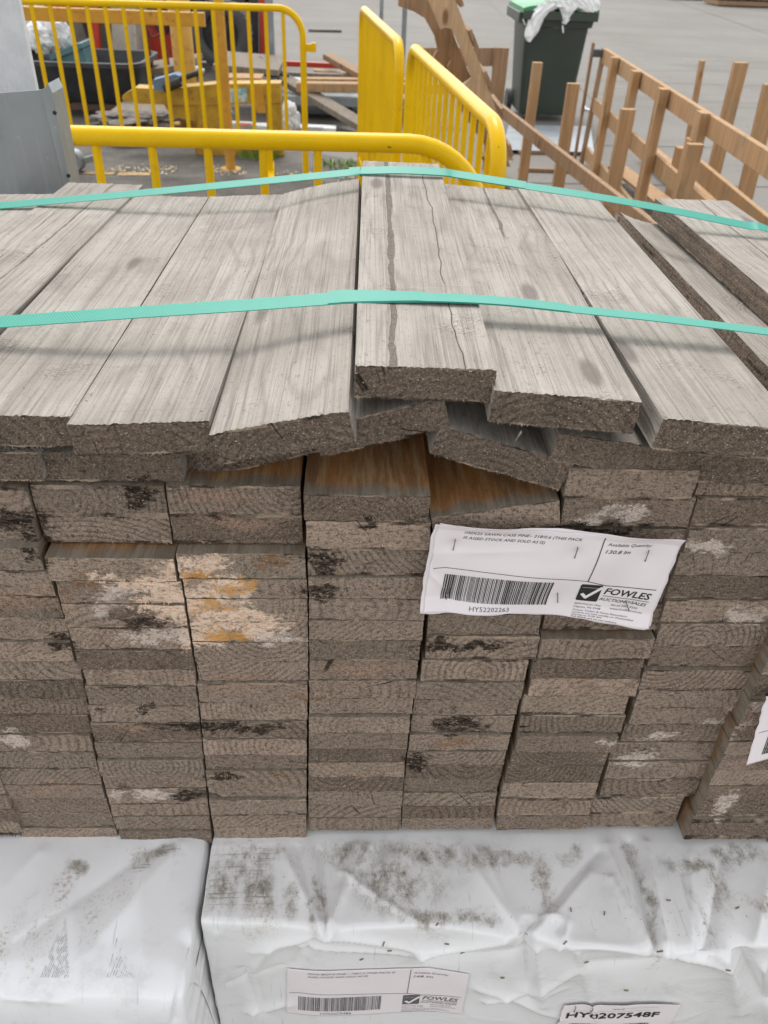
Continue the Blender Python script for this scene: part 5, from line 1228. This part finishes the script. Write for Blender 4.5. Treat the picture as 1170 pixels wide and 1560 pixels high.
# bag spilling out
def drape(pts, Y_, mb, seed):
    """pts: list of (px centre, py, half width px)"""
    V = []; F = []; n = 12
    for j, (px, py, hw) in enumerate(pts):
        for i in range(n+1):
            t = i/n*2-1; p = ony(px+t*hw+1.2*mnoise.noise(V3((t*3, j*.7, seed))), py, Y_-.055)
            p.y -= .045*(1-t*t)+.035*mnoise.noise(V3((t*4.2, j*.8, seed+3))); V.append(p)
    m_ = len(V); V += [v+V3((0, .03, 0)) for v in V]
    for j in range(len(pts)-1):
        for i in range(n): a = j*(n+1)+i; F += [(a, a+n+1, a+n+2, a+1), (m_+a+1, m_+a+n+2, m_+a+n+1, m_+a)]
    for j in range(len(pts)-1):
        a = j*(n+1); F.append((a, m_+a, m_+a+n+1, a+n+1)); a += n; F.append((a+n+1, m_+a+n+1, m_+a, a))
    mb.add(V, F)
mb = MB()
drape([(838,5,20),(834,11,17),(824,18,14),(818,27,12),(814,38,11),(811,47,10),(808,54,8),(806,59,5),(806,63,2)], fy, mb, 1)
drape([(866,3,20),(868,9,17),(865,16,11),(864,23,8),(862,30,6),(859,36,3)], fy, mb, 5)
drape([(890,-2,22),(892,5,22),(894,11,19),(898,16,13),(900,18,8)], fy, mb, 9)
drape([(848,0,18),(850,6,18),(852,10,14)], fy, mb, 12)
N = NT('white_bin_liner'); b_ = N.bsdf(N.mix(N.mr(N.noise(N.obj(), 20, 3), .4, .6), (.90, .90, .90), (.80, .81, .81)), .35, 0, N.bump(N.noise(N.obj(), 60, 3), .5, .01)); M_LINER = N.m
o = mb.build('bin_liner', M_LINER); prop(o, 'white plastic liner hanging out over the front of the green bin', 'plastic bag')
o = MB().tube([ony(800,38,fy-.03), ony(797,30,fy-.06), ony(803,25,fy-.05)], .006, 6).tube([ony(857,38,fy-.04), ony(858,50,fy-.04)], .007, 6).build('bag_ties', M_LINER); prop(o, 'thin white tie ends dangling from the bin liner', 'ties')
# scraps far out
o = MB().bar(onz(889,165,G+.01), onz(903,169,G+.01), .05, .012).bar(onz(889,161,G+.01), onz(891,166,G+.01), .03, .012).build('litter', M_WHT); prop(o, 'small white scrap on the concrete right of the bin', 'litter')
a = onz(1060, 4, G); 
root = empty('pallet_stack', onz(1130, 6, G), 'distant stacked timber pallets at the top right edge', 'pallets')
for k in range(4):
    b0, b1 = onz(1082, 7, G), onz(1230, 12, G); MB().bar(b0+V3((0, 0, .07+k*.15)), b1+V3((0, 0, .07+k*.15)), .9, .10).build('pallet', M_PINE if k % 2 else M_PINED, root)
b0, b1 = onz(1030, 2, G), onz(1085, 4, G); o = MB().bar(b0+V3((0, 1, .2)), b1+V3((0, 1, .2)), .6, .4).build('crate', M_BLUE); prop(o, 'distant dark blue crate left of the far pallets', 'crate')
b0, b1 = onz(925, -4, G), onz(1010, 0, G); o = MB().bar(b0+V3((0, 1, .1)), b1+V3((0, 1, .1)), .5, .2).build('kerb_timber', M_BRG); prop(o, 'distant dark low timber at the top edge', 'timber')
random.seed(5)
mb = MB()
for i in range(260):
    px, py = random.uniform(500, 1170), random.uniform(2, 200); p = onz(px, py, G+.006); s_ = random.uniform(.008, .035); a = random.uniform(0, 6)
    mb.add([p, p+V3((math.cos(a)*s_, math.sin(a)*s_, 0)), p+V3((math.cos(a+.8)*s_*.7, math.sin(a+.8)*s_*.7, .006))], [(0, 1, 2)])
prop(mb.build('yard_litter', simple('litter_mixed', (.16, .14, .12), (.5, .47, .42), scale=3)), 'tiny chips and grit scattered over the concrete yard', 'grit', kind='stuff')
rd = random.Random(77)
for px, py, e, lab in ((790,660,.0,'pale torn splinter sticking out under the second top board'),):
    p = ony(px, py, e); o = MB().add([p, p+V3((.0014, -.002, .004)), p+V3((.0022, -.001, .001)), p+V3((-.0026, -.003, -.006))], [(0, 1, 2), (0, 3, 1), (1, 3, 2), (0, 2, 3)]).build('splinter', M_FIBRE); prop(o, lab, 'splinter')
mb = MB()
for i in range(140):
    u, s_ = rd.uniform(-.08, .5), rd.uniform(.012, .092)
    p = SR(u, s_, .0006); a = rd.uniform(0, 6); l = rd.uniform(.0006, .0022)
    mb.add([p, p+V3((math.cos(a)*l, math.sin(a)*l, .0006)), p+V3((math.cos(a+1)*l*.6, math.sin(a+1)*l*.6, .0012))], [(0, 1, 2)])
prop(mb.build('wood_crumbs', M_FIBRE), 'tiny wood crumbs fallen on the wrap below the board ends', 'crumbs', kind='stuff')
bpy.context.view_layer.update()
